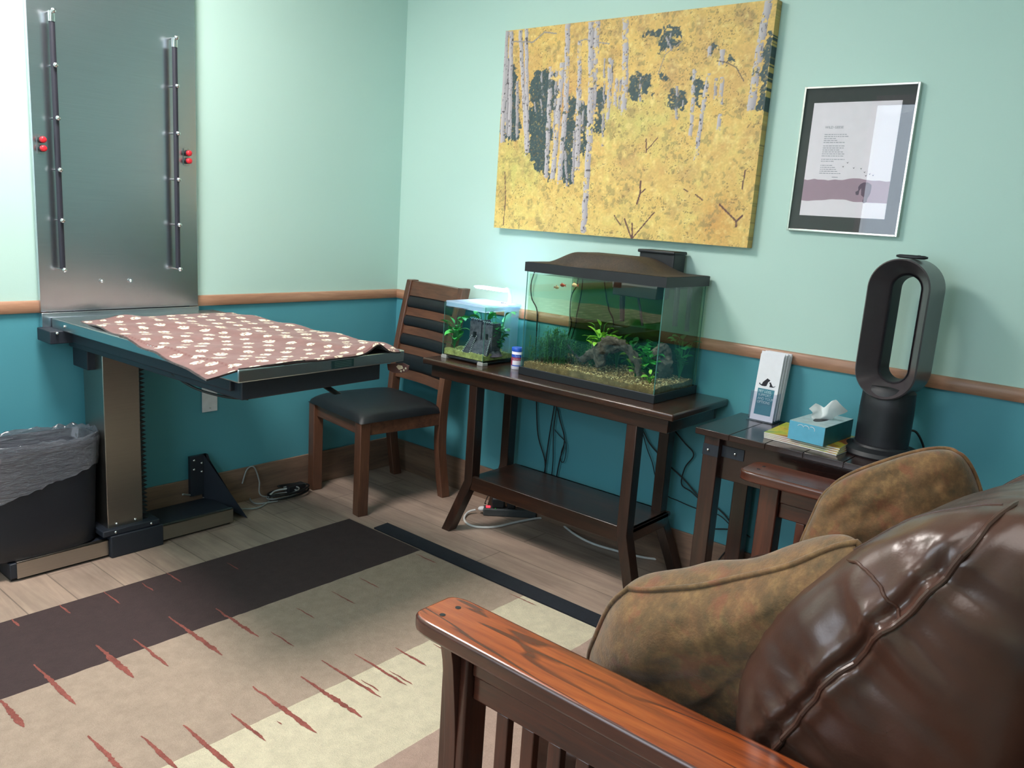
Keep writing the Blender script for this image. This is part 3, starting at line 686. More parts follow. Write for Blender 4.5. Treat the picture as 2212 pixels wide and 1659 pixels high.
# ------------------------------------------------------------------ console table
ct = root('console_table', 'dark walnut console table with flared legs carrying both aquariums', 'console table', (-.21, -1.25, 0))
CT = .725
def cp(name, g, mat, par=None, **k): return part(name, g, mat, par or ct, world=True, **k)
cp('table_top', G().box(-.428, -.006, -1.862, -.648, CT-.026, CT), 'walnuttop', bevel=.006)
cp('apron', G().box(-.402, -.384, -1.832, -.68, CT-.078, CT-.026).box(-.05, -.032, -1.832, -.68, CT-.078, CT-.026).box(-.384, -.05, -1.832, -1.812, CT-.078, CT-.026).box(-.384, -.05, -.70, -.68, CT-.078, CT-.026), 'walnut', bevel=.003)
def conleg(x, y, fx, fy, w_=.050):
    g = G(); zs = [(x+fx, y+fy, 0), (x, y, .235), (x, y, CT-.026)]
    o = len(g.v)
    for p in zs:
        for dx, dy in ((-1, -1), (1, -1), (1, 1), (-1, 1)): g.v.append((p[0]+dx*w_/2, p[1]+dy*w_/2*.88, p[2]))
    for i in range(2):
        for k in range(4): a = o+i*4+k; b = o+i*4+(k+1) % 4; g.f.append((a, b, b+4, a+4)); g.m.append(0)
    g.f.append((3, 2, 1, 0)); g.m.append(0); g.f.append((8, 9, 10, 11)); g.m.append(0)
    return g
for x, y, fx, fy in ((-.375, -.925, -.035, .085), (-.375, -1.69, -.035, -.085), (-.070, -.86, .030, .085), (-.070, -1.655, .030, -.085)):
    cp('leg', conleg(x, y, fx, fy), 'walnutz', bevel=.003)
cp('shelf', G().box(-.392, -.055, -1.70, -.90, .225, .243).box(-.396, -.378, -1.68, -.93, .200, .262).box(-.07, -.055, -1.68, -.93, .200, .243).box(-.37, -.07, -1.70, -1.682, .19, .243), 'walnut', bevel=.003)

# ------------------------------------------------------------------ aquariums
def shell(x0, x1, y0, y1, z0, z1, t_):
    """glass box shell without a top"""
    g = G(); g.box(x0, x0+t_, y0, y1, z0, z1); g.box(x1-t_, x1, y0, y1, z0, z1); g.box(x0+t_, x1-t_, y0, y0+t_, z0, z1); g.box(x0+t_, x1-t_, y1-t_, y1, z0, z1); g.box(x0+t_, x1-t_, y0+t_, y1-t_, z0, z0+t_)
    return g
def pebbles(g, n, x0, x1, y0, y1, zf, r0, r1, seed, edges=True):
    rg = random.Random(seed)
    for k in range(n):
        if edges and k < n*.35:
            sd = rg.random()
            if sd < .55: x = x0+r1*.35; y = rg.uniform(y0, y1)
            else: y = y0+r1*.35; x = rg.uniform(x0, x1)
            z = rg.uniform(zf(x, y)-.045, zf(x, y)); z = max(z, ZB+.006)
        else:
            x = rg.uniform(x0+r1, x1-r1); y = rg.uniform(y0+r1, y1-r1); z = zf(x, y)
        r = rg.uniform(r0, r1); a = rg.uniform(0, 6.28); q = Matrix.Rotation(a, 3, (rg.uniform(-1, 1), rg.uniform(-1, 1), rg.uniform(.1, 1)))
        vs2 = [q @ Vector((sx*r*rg.uniform(.7, 1.15), sy*r*rg.uniform(.7, 1.15), sz*r*rg.uniform(.6, 1))) for sx, sy, sz in ((1, 0, 0), (-1, 0, 0), (0, 1, 0), (0, -1, 0), (0, 0, 1), (0, 0, -1))]
        g.add([p+Vector((x, y, z)) for p in vs2], [(0, 2, 4), (2, 1, 4), (1, 3, 4), (3, 0, 4), (2, 0, 5), (1, 2, 5), (3, 1, 5), (0, 3, 5)], 1)
def bed(g, x0, x1, y0, y1, zb, zf, n=30):
    g.grid(lambda u, v: Vector((x0+(x1-x0)*u, y0+(y1-y0)*v, zf(x0+(x1-x0)*u, y0+(y1-y0)*v))), n, n, 0)
    for (fa, fb) in (((x0, y0), (x1, y0)), ((x1, y0), (x1, y1)), ((x1, y1), (x0, y1)), ((x0, y1), (x0, y0))):
        g.grid(lambda u, v: Vector((fa[0]+(fb[0]-fa[0])*u, fa[1]+(fb[1]-fa[1])*u, zb+(zf(fa[0]+(fb[0]-fa[0])*u, fa[1]+(fb[1]-fa[1])*u)-zb)*v)), n, 1, 0)
def leaf(g, base, d, L, wd, curl=.5, n=6, mi=0, roll_=0):
    d = Vector(d).normalized(); side = d.cross(Vector((0, 0, 1)))
    side = side.normalized() if side.length > .1 else Vector((0, 1, 0))
    side = Matrix.Rotation(roll_, 3, d) @ side; p = Vector(base); o = len(g.v); dd = d.copy(); ax = side
    for i in range(n+1):
        f = i/n; ww = wd*(math.sin(PI*(f*.86+.10))**1.0)*(1 if f < .97 else .2)
        nn = ax.cross(dd).normalized()
        for s_ in (-1, 0, 1): g.v.append(tuple(p+ax*s_*ww/2+nn*(.10*ww if s_ else 0)))
        p = p+dd*(L/n); dd = (Matrix.Rotation(-curl/n, 3, ax) @ dd)
    for i in range(n):
        for k in range(2): a = o+i*3+k; g.f.append((a, a+1, a+4, a+3)); g.m.append(mi)
def plant(name, label, base, n, hgt_, leafL, leafW, mat, seed, group=None, spread=.5, stems=True, lo=.15, cone=None):
    rg = random.Random(seed); ro = root(name, label, 'aquarium plant', base, 0, group); gs = G(); gl_ = G(); b0 = Vector((0, 0, 0))
    for k in range(n):
        a = k*2.399+rg.uniform(-.4, .4); f = rg.uniform(lo, 1); ht = hgt_*f
        r = spread*ht*rg.uniform(.1, .55); tip = Vector((math.cos(a)*r, math.sin(a)*r, ht-leafL*.35))
        tip.z = max(tip.z, .01)
        gs.tube([b0, tip*.5+Vector((0, 0, .006)), tip], .0010, 5)
        el = rg.uniform(.2, 1.1); d = Vector((math.cos(a)*math.cos(el), math.sin(a)*math.cos(el), math.sin(el)))
        leaf(gl_, tip, d, leafL*rg.uniform(.85, 1.3), leafW*rg.uniform(.95, 1.45), rg.uniform(.5, 1.5), roll_=rg.uniform(-.5, .5))
    part('stem', gs, 'leafdark', ro); part('leaves', gl_, mat, ro, kind='stuff'); return ro
ZB = CT
# --- small tank
sx0, sx1, sy0, sy1, sz1 = -.350, -.115, -.925, -.690, .968
st = root('small_aquarium', 'small lit cube aquarium with a pale blue lid and LED lamp', 'aquarium', ((sx0+sx1)/2, (sy0+sy1)/2, CT))
def sp_(name, g, mat, par=None, **k): return part(name, g, mat, par or st, world=True, **k)
sp_('tank_glass', shell(sx0, sx1, sy0, sy1, CT+.012, sz1, .004), 'glass')
ZB = CT+.018
for yy in (sy0, sy1-.0018): sp_('glass_edge', G().box(sx0-.0008, sx0+.001, yy, yy+.0018, CT+.012, sz1), 'glassedge')
sp_('water', G().box(sx0+.005, sx1-.005, sy0+.005, sy1-.005, CT+.018, sz1-.022), 'waterclear')
for x in (sx0+.012, sx1-.012):
    for y in (sy0+.012, sy1-.012):
        sp_('corner_foot', G().box(x-.016, x+.016, y-.016, y+.016, CT, CT+.0115).box(x-.0145 if x < -.2 else x+.0125, x-.0125 if x < -.2 else x+.0145, y-.014, y+.014, CT+.008, CT+.016), 'greycord', bevel=.001)
sp_('base_tray', G().box(sx0+.004, sx1-.004, sy0+.004, sy1-.004, CT+.006, CT+.0118), 'black')
sp_('lid', G().box(sx0+.004, sx1-.002, sy0+.004, sy1-.004, sz1-.004, sz1+.004).box(sx0+.005, sx0+.008, sy0+.004, sy1-.004, sz1-.018, sz1-.004).box(sx0+.005, sx1-.005, sy0+.005, sy0+.008, sz1-.018, sz1-.004), 'lidplastic')
sp_('filter_box', G().box(sx1-.060, sx1-.008, sy0+.008, sy0+.050, CT+.03, sz1-.006), 'lidplastic', bevel=.003)
lz = 1.028
lampy0, lampy1 = sy0+.02, sy0+.200
lm = sp_('lamp_head', G().box(-.215, -.165, lampy0, lampy1, lz, lz+.008), 'lidplastic', bevel=.0035)
sp_('lamp_arm', G().tube(spline([(-.19, sy0+.018, sz1), (-.19, sy0+.006, sz1+.03), (-.19, sy0+.012, lz), (-.19, sy0+.035, lz+.006)], 6), .010, 12), 'lidplastic')
sp_('led_strip', G().box(-.208, -.172, lampy0+.015, lampy1-.008, lz-.0025, lz-.0005), 'led', lm)
sp_('lamp_wire', G().tube(spline([(-.17, sy0+.075, sz1+.006), (-.18, sy0+.05, sz1+.008), (-.185, sy0+.02, sz1+.006)], 5), .002, 6), 'blackcord')
zs_ = lambda x, y: CT+.040+.008*noise.noise(Vector((x*22, y*22, 0)))
g = G(); bed(g, sx0+.0055, sx1-.0055, sy0+.0055, sy1-.0055, CT+.0185, zs_); pebbles(g, 900, sx0+.006, sx1-.006, sy0+.006, sy1-.006, zs_, .0022, .0038, 5)
o = part('aquarium_gravel', g, ['palebed', 'palegravel'], world=True, smooth=False); o['kind'] = 'stuff'; tag(o, 'pale yellow gravel on the bottom of the small aquarium', 'gravel')
# castle
cs = root('castle_ornament', 'grey stone castle ruin ornament with beaded stairs in the small aquarium', 'aquarium ornament', (-.262, -.838, CT+.038))
cs.scale = (1.3, 1.3, 1.25)
g = G()
def mound(u, v):
    a = u*2*PI; r = 1-v; x = math.cos(a)*.060*r; y = math.sin(a)*.075*r; z = .055*(1-r**1.6)+.008*noise.noise(Vector((x*60, y*60, 2)))*(1 if v > 0 else 0)
    return Vector((x, y, z-.004))
g.grid(mound, 40, 12, wrapu=True)
part('rock_mound', g, 'castle', cs)
g = G()
for (bx, by, w_, d, h_) in ((.008, .018, .052, .05, .105), (.002, -.036, .045, .045, .100)):
    g.box(bx-w_/2, bx+w_/2, by-d/2, by+d/2, 0, h_)
    for a in range(4):
        g.box(bx-w_/2, bx-w_/2+.007, by-d/2+a*d/4+.001, by-d/2+a*d/4+.008, h_, h_+.007+.003*(a % 2))
        g.box(bx-w_/2+a*w_/4, bx-w_/2+a*w_/4+.007, by-d/2, by-d/2+.007, h_, h_+.007)
part('towers', g, 'castle', cs, bevel=.002)
part('window_opening', G().box(-.0205, -.018, .012, .024, .05, .070), 'black', cs); part('window_opening', G().box(-.0225, -.0200, -.042, -.032, .052, .070), 'black', cs)
g = G()
for k in range(8): g.box(-.022-.0045*k-.006, -.018-.0045*k, .010-.0008*k, .026+.0008*k, 0, .050-.0065*k)
part('stairs', g, 'castle', cs, label='front stair flight')
g = G()
for k in range(8): g.box(-.014-.004*k-.006, -.012-.004*k, -.050-.002*k, -.038-.002*k, 0, .050-.0065*k)
part('stairs', g, 'castle', cs, label='side stair flight')
for y, e in ((.008, -.006), (.028, .006)):
    g = G()
    for k in range(11): t_ = k/10; g.ball((-.022-.036*t_, y+e*t_, .056-.052*t_), .0017, 6, 4)
    part('bead_edging', g, 'white', cs)
g = G()
for k in range(11): t_ = k/10; g.ball((-.020-.030*t_, -.052-.012*t_, .056-.050*t_), .0017, 6, 4)
part('bead_edging', g, 'white', cs)
for y0_, st_, z_ in ((-.006, .005, .1135), (-.058, .0045, .1085)):
    g = G()
    for k in range(10): g.ball((-.020, y0_+st_*k, z_+.002*(k % 2)), .0016, 6, 4)
    part('bead_edging', g, 'white', cs)
zz = CT+.042
plant('broadleaf_plant', 'bright green broadleaf plant in the left front of the small aquarium', (-.315, -.725, zz), 24, .160, .040, .020, 'leaf', 1)
plant('broadleaf_plant', 'tall green broadleaf plant behind the castle ornament', (-.20, -.79, zz), 10, .185, .055, .024, 'leaf', 2, lo=.6)
plant('broadleaf_plant', 'green broadleaf plant right of the castle, leaves fanned near the lid', (-.20, -.87, zz), 9, .185, .058, .024, 'leaf', 3, lo=.55)
plant('bushy_plant', 'dark bushy round-leaved plant in the right corner of the small aquarium', (-.235, -.90, zz), 80, .130, .022, .018, 'leafdark', 4, spread=.55)
# --- large tank
bx0, bx1, by0, by1 = -.335, -.030, -1.728, -1.118
LT = 1.145
lt = root('large_aquarium', 'large glass aquarium with black base, dusty domed hood and driftwood inside', 'aquarium', ((bx0+bx1)/2, (by0+by1)/2, CT))
def lp(name, g, mat, par=None, **k): return part(name, g, mat, par or lt, world=True, **k)
GT = CT+.008
lp('tank_glass', shell(bx0, bx1, by0, by1, GT, LT+.02, .006), 'glass')
for x, y in ((bx0, by0), (bx0, by1), (bx1, by0), (bx1, by1)): lp('glass_edge', G().box(x-.001, x+.002 if x < -.2 else x+.001, y-.001, y+.002 if y < -1.4 else y+.001, GT, LT+.01), 'glassedge')
lp('water', G().box(bx0+.007, bx1-.007, by0+.007, by1-.007, GT+.008, LT-.018), 'water')
lp('algae_film', G().box(bx1-.0069, bx1-.0062, by0+.008, by1-.008, GT+.01, LT+.0), 'algae')
g = G(); o_ = .007
g.box(bx0-o_, bx0, by0-o_, by1+o_, CT, CT+.032); g.box(bx1, bx1+o_, by0-o_, by1+o_, CT, CT+.032); g.box(bx0, bx1, by0-o_, by0, CT, CT+.032); g.box(bx0, bx1, by1, by1+o_, CT, CT+.032); g.box(bx0, bx1, by0, by1, CT, CT+.007)
lp('base_frame', g, 'black', bevel=.002)
def hoodf(u, v):
    x = bx0-.008+(bx1-bx0+.016)*u; y = by0-.009+(by1-by0+.018)*v
    sm = lambda t_: max(0, min(1, t_))**2*(3-2*max(0, min(1, t_)))
    e = sm((1-abs(2*u-1)-.03)/.55)*sm((1-abs(2*v-1)-.10)/(.62 if v < .5 else .50))
    notch = .012*math.exp(-((v-.62)/.05)**2)*math.exp(-((u-.05)/.06)**2)
    return Vector((x, y, 1.172+.052*e-notch))
g = G().grid(hoodf, 40, 60)
g.box(bx0-.008, bx0-.004, by0-.009, by1+.009, LT-.010, 1.171, 1).box(bx1+.004, bx1+.008, by0-.009, by1+.009, LT-.010, 1.171, 1).box(bx0-.004, bx1+.004, by0-.009, by0-.005, LT-.010, 1.171, 1).box(bx0-.004, bx1+.004, by1+.005, by1+.009, LT-.010, 1.171, 1)
lp('hood', g, ['hood', 'black'], angle=50)
lp('hood_lamp', G().box(-.25, -.22, by0+.05, by1-.05, 1.150, 1.156), 'hoodled')
fb = lp('filter_housing', G().box(-.105, -.018, -1.625, -1.475, 1.150, 1.245).box(-.115, -.016, -1.63, -1.47, 1.240, 1.252), 'black', bevel=.004)
lp('filter_insert', G().box(-.20, -.105, -1.62, -1.43, 1.075, 1.16).box(-.20, -.14, -1.47, -1.425, 1.10, 1.16), 'black', bevel=.003)
lp('intake_tube', G().tube([(-.17, -1.455, 1.10), (-.17, -1.46, 1.03), (-.168, -1.465, .975)], [.012, .011, .009], 12), 'black')
lp('heater', G().tube([(-.10, -1.48, 1.08), (-.10, -1.50, 1.02), (-.10, -1.515, .96)], .005, 8), 'black')
lp('intake_tube', G().cyl((-.12, -1.66, 1.14), (-.12, -1.665, .98), .010, 12).cyl((-.06, -1.68, 1.14), (-.06, -1.685, .96), .009, 12), 'black')
ZB = GT+.01
zl_ = lambda x, y: CT+.055+.010*noise.noise(Vector((x*13, y*13, 5)))-.012*(by1-y)*1.0+.02*(x-bx0)
g = G(); bed(g, bx0+.0075, bx1-.0075, by0+.0075, by1-.0075, GT+.0085, zl_, 40); pebbles(g, 3600, bx0+.009, bx1-.009, by0+.009, by1-.009, zl_, .0030, .0058, 6)
o = part('aquarium_gravel', g, ['gravelbed', 'gravel'], world=True, smooth=False); o['kind'] = 'stuff'; tag(o, 'brown mixed gravel on the bottom of the large aquarium', 'gravel')
# driftwood
def knobby(pts, rs, seed, n=22, sub=7):
    sp = spline(pts, sub); L = len(sp); rr = []
    for i in range(L):
        t_ = i/(L-1)*(len(rs)-1); k = min(len(rs)-2, int(t_)); rr.append(rs[k]*(1-(t_-k))+rs[k+1]*(t_-k))
    g = G().tube(sp, rr, n); c = []
    for i, v_ in enumerate(g.v):
        ci = sp[min(L-1, i//n)]; p = Vector(v_); d = p-ci
        f = .9+.75*fbm((p.x*30+seed, p.y*30, p.z*30))+.22*abs(noise.noise(p*70)); g.v[i] = tuple(ci+d*f)
    return g
dx_ = -.235
A = lambda px, py, x=dx_: onx(px, py, x)
dw = root('driftwood', 'grey driftwood arch on the gravel in the large aquarium', 'driftwood', A(1320, 800))
def dp(name, g): return part(name, g, 'drift', dw, world=True, angle=180)
dp('arch', knobby([A(1300, 792), A(1296, 765), A(1318, 742), A(1345, 746), A(1366, 764), A(1378, 790), A(1380, 812)], [.022, .026, .028, .021, .017, .016, .010], 1))
dp('left_root', knobby([A(1322, 745), A(1290, 760), A(1272, 768), A(1258, 778)], [.022, .020, .018, .012], 4))
dp('knob', knobby([A(1335, 760, -.2), A(1328, 740, -.2), A(1326, 729, -.2)], [.022, .020, .012], 7))
dp('thin_root', knobby([A(1281, 775), A(1280, 752), A(1283, 737)], [.010, .006, .002], 9))
dw2 = A(1455, 790, -.13); gz = zl_(-.13, -1.6)
rk = root('driftwood', 'smaller upright dark driftwood stump at the right end of the large aquarium', 'driftwood', (-.13, -1.64, gz-.01))
part('stump', knobby([(0, 0, 0), (0, .005, .06), (.003, .01, .11), (0, .012, .14)], [.030, .032, .028, .012], 12), 'drift', rk, angle=180)
def ferny(label, base, n, R_, h_, seed):
    rg = random.Random(seed); ro = root('bushy_plant', label, 'aquarium plant', base); g = G(); gs = G()
    for k in range(n):
        x = rg.gauss(0, R_[0]*.5); y = rg.gauss(0, R_[1]*.5); x = max(-R_[0], min(R_[0], x)); y = max(-R_[1], min(R_[1], y))
        h = h_*rg.uniform(.45, 1)*(1-.35*(abs(y)/R_[1])); gs.tube([(x, y, 0), (x+rg.uniform(-.01, .01), y+rg.uniform(-.01, .01), h)], .0008, 4)
        for q in range(26):
            z = h*(q+1)/26; a = rg.uniform(0, 6.28)
            leaf(g, (x, y, z), (math.cos(a), math.sin(a), .5), .021, .0034, .4, 2)
    part('stem', gs, 'fern', ro); part('leaves', g, 'fern', ro, kind='stuff')
def gzl(x, y): return zl_(x, y)-.004
ferny('dark feathery plant mass in the left end of the large aquarium', (-.235, -1.205, gzl(-.235, -1.205)), 130, (.075, .078), .150, 1)
ferny('low feathery dark plant behind the driftwood, left of centre', (-.12, -1.34, gzl(-.12, -1.34)), 70, (.06, .07), .115, 2)
plant('leafy_plant', 'tall yellow-green leafy plant left of the driftwood arch', (-.20, -1.395, gzl(-.2, -1.395)), 30, .155, .044, .015, 'leafyel', 11, lo=.3)
plant('leafy_plant', 'bright green plant reaching up just behind the driftwood arch', (-.14, -1.44, gzl(-.14, -1.44)), 22, .14, .040, .018, 'leafyel', 12, lo=.4)
plant('leafy_plant', 'dense green leafy plant right of the driftwood arch', (-.17, -1.60, gzl(-.17, -1.6)), 52, .125, .038, .024, 'leaf', 13, lo=.25)
plant('leafy_plant', 'dark broad-leaved plant along the back right of the large aquarium', (-.08, -1.56, gzl(-.08, -1.56)), 44, .14, .036, .024, 'leafdark', 14, lo=.25)
plant('leafy_plant', 'dark leafy plant in the back right corner of the large aquarium', (-.07, -1.68, gzl(-.07, -1.68)), 26, .17, .030, .024, 'leafdark', 15, lo=.3)
plant('leafy_plant', 'small yellow-green plant low beside the right glass of the large aquarium', (-.25, -1.66, gzl(-.25, -1.66)), 12, .06, .024, .013, 'leafyel', 16)
plant('leafy_plant', 'light green sprig standing among the left plants of the large aquarium', (-.16, -1.37, gzl(-.16, -1.37)), 18, .185, .034, .012, 'leafyel', 17, lo=.4)
plant('leafy_plant', 'green leafy plant in the middle back of the large aquarium', (-.09, -1.47, gzl(-.09, -1.47)), 30, .12, .036, .020, 'leafdark', 18, lo=.3)
plant('leafy_plant', 'bright green rosette in front of the plants right of the driftwood', (-.215, -1.575, gzl(-.215, -1.575)), 18, .085, .034, .022, 'leafyel', 19, lo=.4)
ln = root('ornament_wedge', 'grey wedge-shaped ornament lying between the left plants of the large aquarium', 'aquarium ornament', (-.20, -1.285, zl_(-.2, -1.285)))
part('wedge', G().prism([(-.004, .055, .075), (-.004, .050, .083), (-.004, -.02, .030), (-.004, -.025, .018)], (.008, 0, 0)), 'castle', ln, recalc=True)
part('fin', G().prism([(-.004, -.01, .030), (-.004, -.055, .062), (-.004, -.03, .02)], (.008, 0, 0)), 'castle', ln, recalc=True)
def fish(label, p, s_, mat, flip=1):
    r = root('fish', label, 'fish', p, 0, None)
    part('body', G().ball((0, 0, 0), .010*s_, 14, 10, sc=(.45, 1.25, .75)), mat, r)
    part('tail', G().prism([(0, flip*.010*s_, 0), (0, flip*.020*s_, .007*s_), (0, flip*.017*s_, 0), (0, flip*.020*s_, -.007*s_)], (.0008, 0, 0)), 'fishred', r, recalc=True)
    part('fin', G().prism([(0, -.004*s_, .006*s_), (0, .005*s_, .012*s_), (0, .006*s_, .005*s_)], (.0008, 0, 0)), 'fishred', r, recalc=True)
fish('small red-orange fish near the top of the large aquarium', onx(1215, 616, -.24), .9, 'fishred', -1)
fish('pale fish with a dark eye just left of the red-orange fish', onx(1203, 621, -.25), .8, 'fishpale', 1)
fish('pale orange fish right of the red-orange fish', onx(1241, 616, -.22), 1.0, 'fishpale', -1)
# fish food can
fc = root('fish_food_can', 'small white fish food can with blue cap between the two aquariums', 'can', (-.262, -1.035, CT))
part('can_body', G().lathe([(.0215, 0), (.023, .002), (.023, .072), (.0215, .074)], n=28), 'canwhite', fc)
part('cap', G().lathe([(.0235, .074), (.0240, .076), (.0240, .088), (.0225, .090)], n=28), 'canblue', fc)
def band(z0_, z1_, r, a0=0, a1=2*PI, n=28):
    return G().grid(lambda u, v: Vector((r*math.cos(a0+(a1-a0)*u), r*math.sin(a0+(a1-a0)*u), z0_+(z1_-z0_)*v)), n, 1)
part('label_band', band(.050, .062, .0233), 'canblue', fc); part('label_band', band(.037, .050, .0233), 'canred', fc); part('label_band', band(.014, .018, .0233), 'canblue', fc)
part('label_band', band(.014, .040, .0232, 2.2, 2.9, 10), 'canred', fc)
def on_can(txt, z, size, mat, name, r=.0236):
    o = text(name, txt, size, mat, fc, Matrix.Identity(4), .0001, 'CENTER')
    a0 = math.atan2(CAM.y+1.035, CAM.x+.262)
    for v_ in o.data.vertices:
        a = a0+v_.co.x/r; v_.co = Vector((r*math.cos(a), r*math.sin(a), z+v_.co.y))
on_can('Tetra', .0525, .010, 'white', 'label_lettering'); on_can('TROPICAL', .0395, .0085, 'white', 'label_lettering')

# ------------------------------------------------------------------ cords behind and under the console
def c5(l): return [(1120+x/4.366, 520+y/4.366) for x, y in l]
def cq(l): return [(880+x/2.676, 640+y/2.676) for x, y in l]
def wc(l, X=-.018): return [onx(a, b, X) for a, b in l]
grp = 'cords hanging behind the console table'
cord('black_cable', wc(c5([(165, 260), (120, 400), (125, 540), (170, 640), (175, 770)])+cq([(735, 480), (745, 590), (755, 800), (795, 950), (790, 1060)])), .0028, 'blackcord', 'leftmost black cord hanging on the wall behind both aquarium and console', 'cord', grp)
cord('black_cable', wc(c5([(578, 300), (545, 430), (500, 520), (485, 700), (490, 830)])+cq([(850, 500), (850, 620), (830, 750), (810, 880), (795, 1000), (785, 1060)])), .0028, 'blackcord', 'black cord crossing to join the leftmost cord below the console', 'cord', grp)
cord('black_cable', wc(c5([(608, 300), (595, 480), (550, 700), (525, 840)])+cq([(868, 480), (868, 600), (845, 780), (842, 950), (830, 1065)])), .0022, 'blackcord', 'thin black cord hanging straight between its neighbours below the console', 'cord', grp)
cord('black_cable', wc(c5([(805, 330), (830, 540), (850, 640), (862, 880)])+cq([(880, 560), (875, 680), (905, 800), (905, 860), (880, 950), (858, 1070)])), .0028, 'blackcord', 'black cord bulging to the right in the bundle below the console', 'cord', grp)
cord('black_cable', wc(cq([(852, 770), (875, 800), (912, 840), (918, 890), (905, 955), (886, 950), (890, 900), (903, 860)])), .0018, 'blackcord', 'thin looped end of cord beside the bundle below the console', 'cord', grp)
cord('black_cable', wc(cq([(1330, 730), (1355, 765), (1400, 850), (1455, 915), (1510, 975), (1600, 1060), (1680, 1150), (1760, 1200), (1830, 1260), (1890, 1335)])), .0030, 'blackcord', 'black cord slanting down to the right from console to end table', 'cord', grp)
cord('black_cable', wc(cq([(1350, 750), (1385, 880), (1415, 960), (1440, 1060), (1500, 1150), (1560, 1180), (1665, 1225), (1800, 1265), (1880, 1340)])), .0020, 'blackcord', 'thin black cord sagging low between console and end table', 'cord', grp)
cord('black_cable', wc(cq([(1540, 770), (1600, 845), (1655, 915), (1605, 990), (1585, 1085), (1640, 1130), (1700, 1185)])), .0026, 'blackcord', 'black cord with a sharp kink beside the console right leg', 'cord', grp)
cord('black_cable', wc(cq([(1780, 1345), (1840, 1346), (1915, 1352), (1980, 1392)])), .0028, 'blackcord', 'short level black cord between the end table legs', 'cord', grp)
cord('black_cable', [onx(1590, 1187, -.016), onx(1575, 1185, -.016), onx(1560, 1200, -.02), onx(1550, 1213, -.03), onx(1552, 1218, -.03), onx(1565, 1217, -.03), onx(1590, 1205, -.02)], .0028, 'blackcord', 'small black cord loop low on the wall behind the end table', 'cord', grp)
cord('black_cable', [(-.20, -1.50, CT-.080), (-.22, -1.49, CT-.086), (-.30, -1.475, CT-.088), (-.315, -1.47, CT-.086), (-.33, -1.45, CT-.090)], .005, 'blackcord', 'short thick black cord end poking out under the console top', 'cord', grp)
cord('outlet_strip_lead', [fl(1027, 1101, .02), fl(1012, 1106, .012), fl(1003, 1118), fl(1008, 1130), fl(1030, 1138), fl(1070, 1138), fl(1120, 1127), fl(1170, 1119), fl(1205, 1127), fl(1240, 1153), fl(1280, 1174), fl(1340, 1192), fl(1390, 1204), fl(1440, 1211), fl(1490, 1222)], .0052, 'whitecord', 'thick white cord snaking over the floor under the console table')
sa = onz(1035, 1112, 0); sb = onz(1150, 1118, 0); ang = math.atan2(sb.y-sa.y, sb.x-sa.x); mid = (sa+sb)/2
ps = root('power_strip', 'dark grey power strip with red lit switch under the console table', 'power strip', (mid.x+.02, mid.y-.005, 0), ang)
L2 = (sb-sa).length/2
part('strip_body', G().box(-L2, L2, -.024, .026, 0, .036), 'greyplug', ps, bevel=.006)
part('switch', G().box(-L2+.012, -L2+.032, -.012, .006, .036, .041), 'redled', ps, bevel=.001)
part('cord_end', G().ball((-L2-.006, 0, .026), .013, 14, 10, sc=(1.4, 1, .9)), 'white', ps)
part('indicator_lamp', G().ball((-L2+.055, -.018, .036), .003), 'leaf', ps)
for k, (x, h_, w_) in enumerate(((-.035, .048, .030), (.025, .060, .020))):
    ad = root('plug_adapter', ('small black plug adapter nearest the red switch of the strip', 'taller black plug adapter in the middle of the power strip')[k], 'plug', Vector((mid.x+.02, mid.y-.005, .0365))+Matrix.Rotation(ang, 3, 'Z') @ Vector((x-.02, .0, 0)), ang, 'plugs on the power strip')
    part('plug_body', G().box(-w_, w_, -.018, .02, 0, h_), 'black', ad, bevel=.008)
    part('plug_lead', G().tube(spline([(0, 0, h_-.004), (-.02, .0, h_+.018), (-.045, .01, h_+.006), (-.06, .02, .01), (-.055, .03, .004)] if k == 0 else [(0, 0, h_-.004), (-.02, -.005, h_+.006), (-.045, -.01, h_-.004), (-.06, -.012, h_-.016)], 6), .0022, 6), 'blackcord', ad)

# ------------------------------------------------------------------ canvas picture
CX = -.042; cyl_, cyr, cz0, cz1 = -.670, -1.876, 1.286, 2.114
NUc, NVc = 470, 330
uu, vv = np.meshgrid(np.linspace(0, 1, NUc), np.linspace(0, 1, NVc))
def uvp(px, py): p = onx(px, py, CX); return ((cyl_-p.y)/(cyl_-cyr), (cz1-p.z)/(cz1-cz0))
cA = lambda x, y: uvp(1080+x/3.19, y/3.19); cB = lambda x, y: uvp(1380+x/3.016, y/3.016); cC = lambda x, y: uvp(1050+x/2.963, y/2.963)
AR = 1.457
X_ = uu*AR; Y_ = vv
n1 = npfbm(X_*7, Y_*7, 4, 1); n2 = npfbm(X_*26, Y_*26, 3, 9); n3 = npfbm(X_*90, Y_*90, 2, 17); n4 = npnoise(X_*130, Y_*130, 31)
def L3(c): return np.array(lin(c)[:3])[None, None, :]
def mixc(a, b, f): f = np.clip(f, 0, 1)[..., None]; return a*(1-f)+b*f
img = mixc(L3((214, 168, 84))*np.ones(uu.shape+(1,)), L3((232, 192, 88)), (n1-.3)*2.2)
img = mixc(img, L3((234, 204, 100)), (vv-.35)*1.1+(n2-.5)*1.2)
img = mixc(img, L3((206, 196, 96)), (np.exp(-((uu-.55)/.16)**2-((vv-.47)/.12)**2)+np.exp(-((uu-.10)/.14)**2-((vv-.68)/.14)**2))*.85+(n2-.55)*.8)
img = mixc(img, L3((214, 150, 60)), np.exp(-((uu-.92)/.2)**2-((vv-.85)/.2)**2)*.6+(n1-.62)*1.5)
img = mixc(img, L3((196, 108, 70)), ((np.exp(-((uu-.30)/.035)**2-((vv-.42)/.13)**2))*.7)*(n2 > .45))
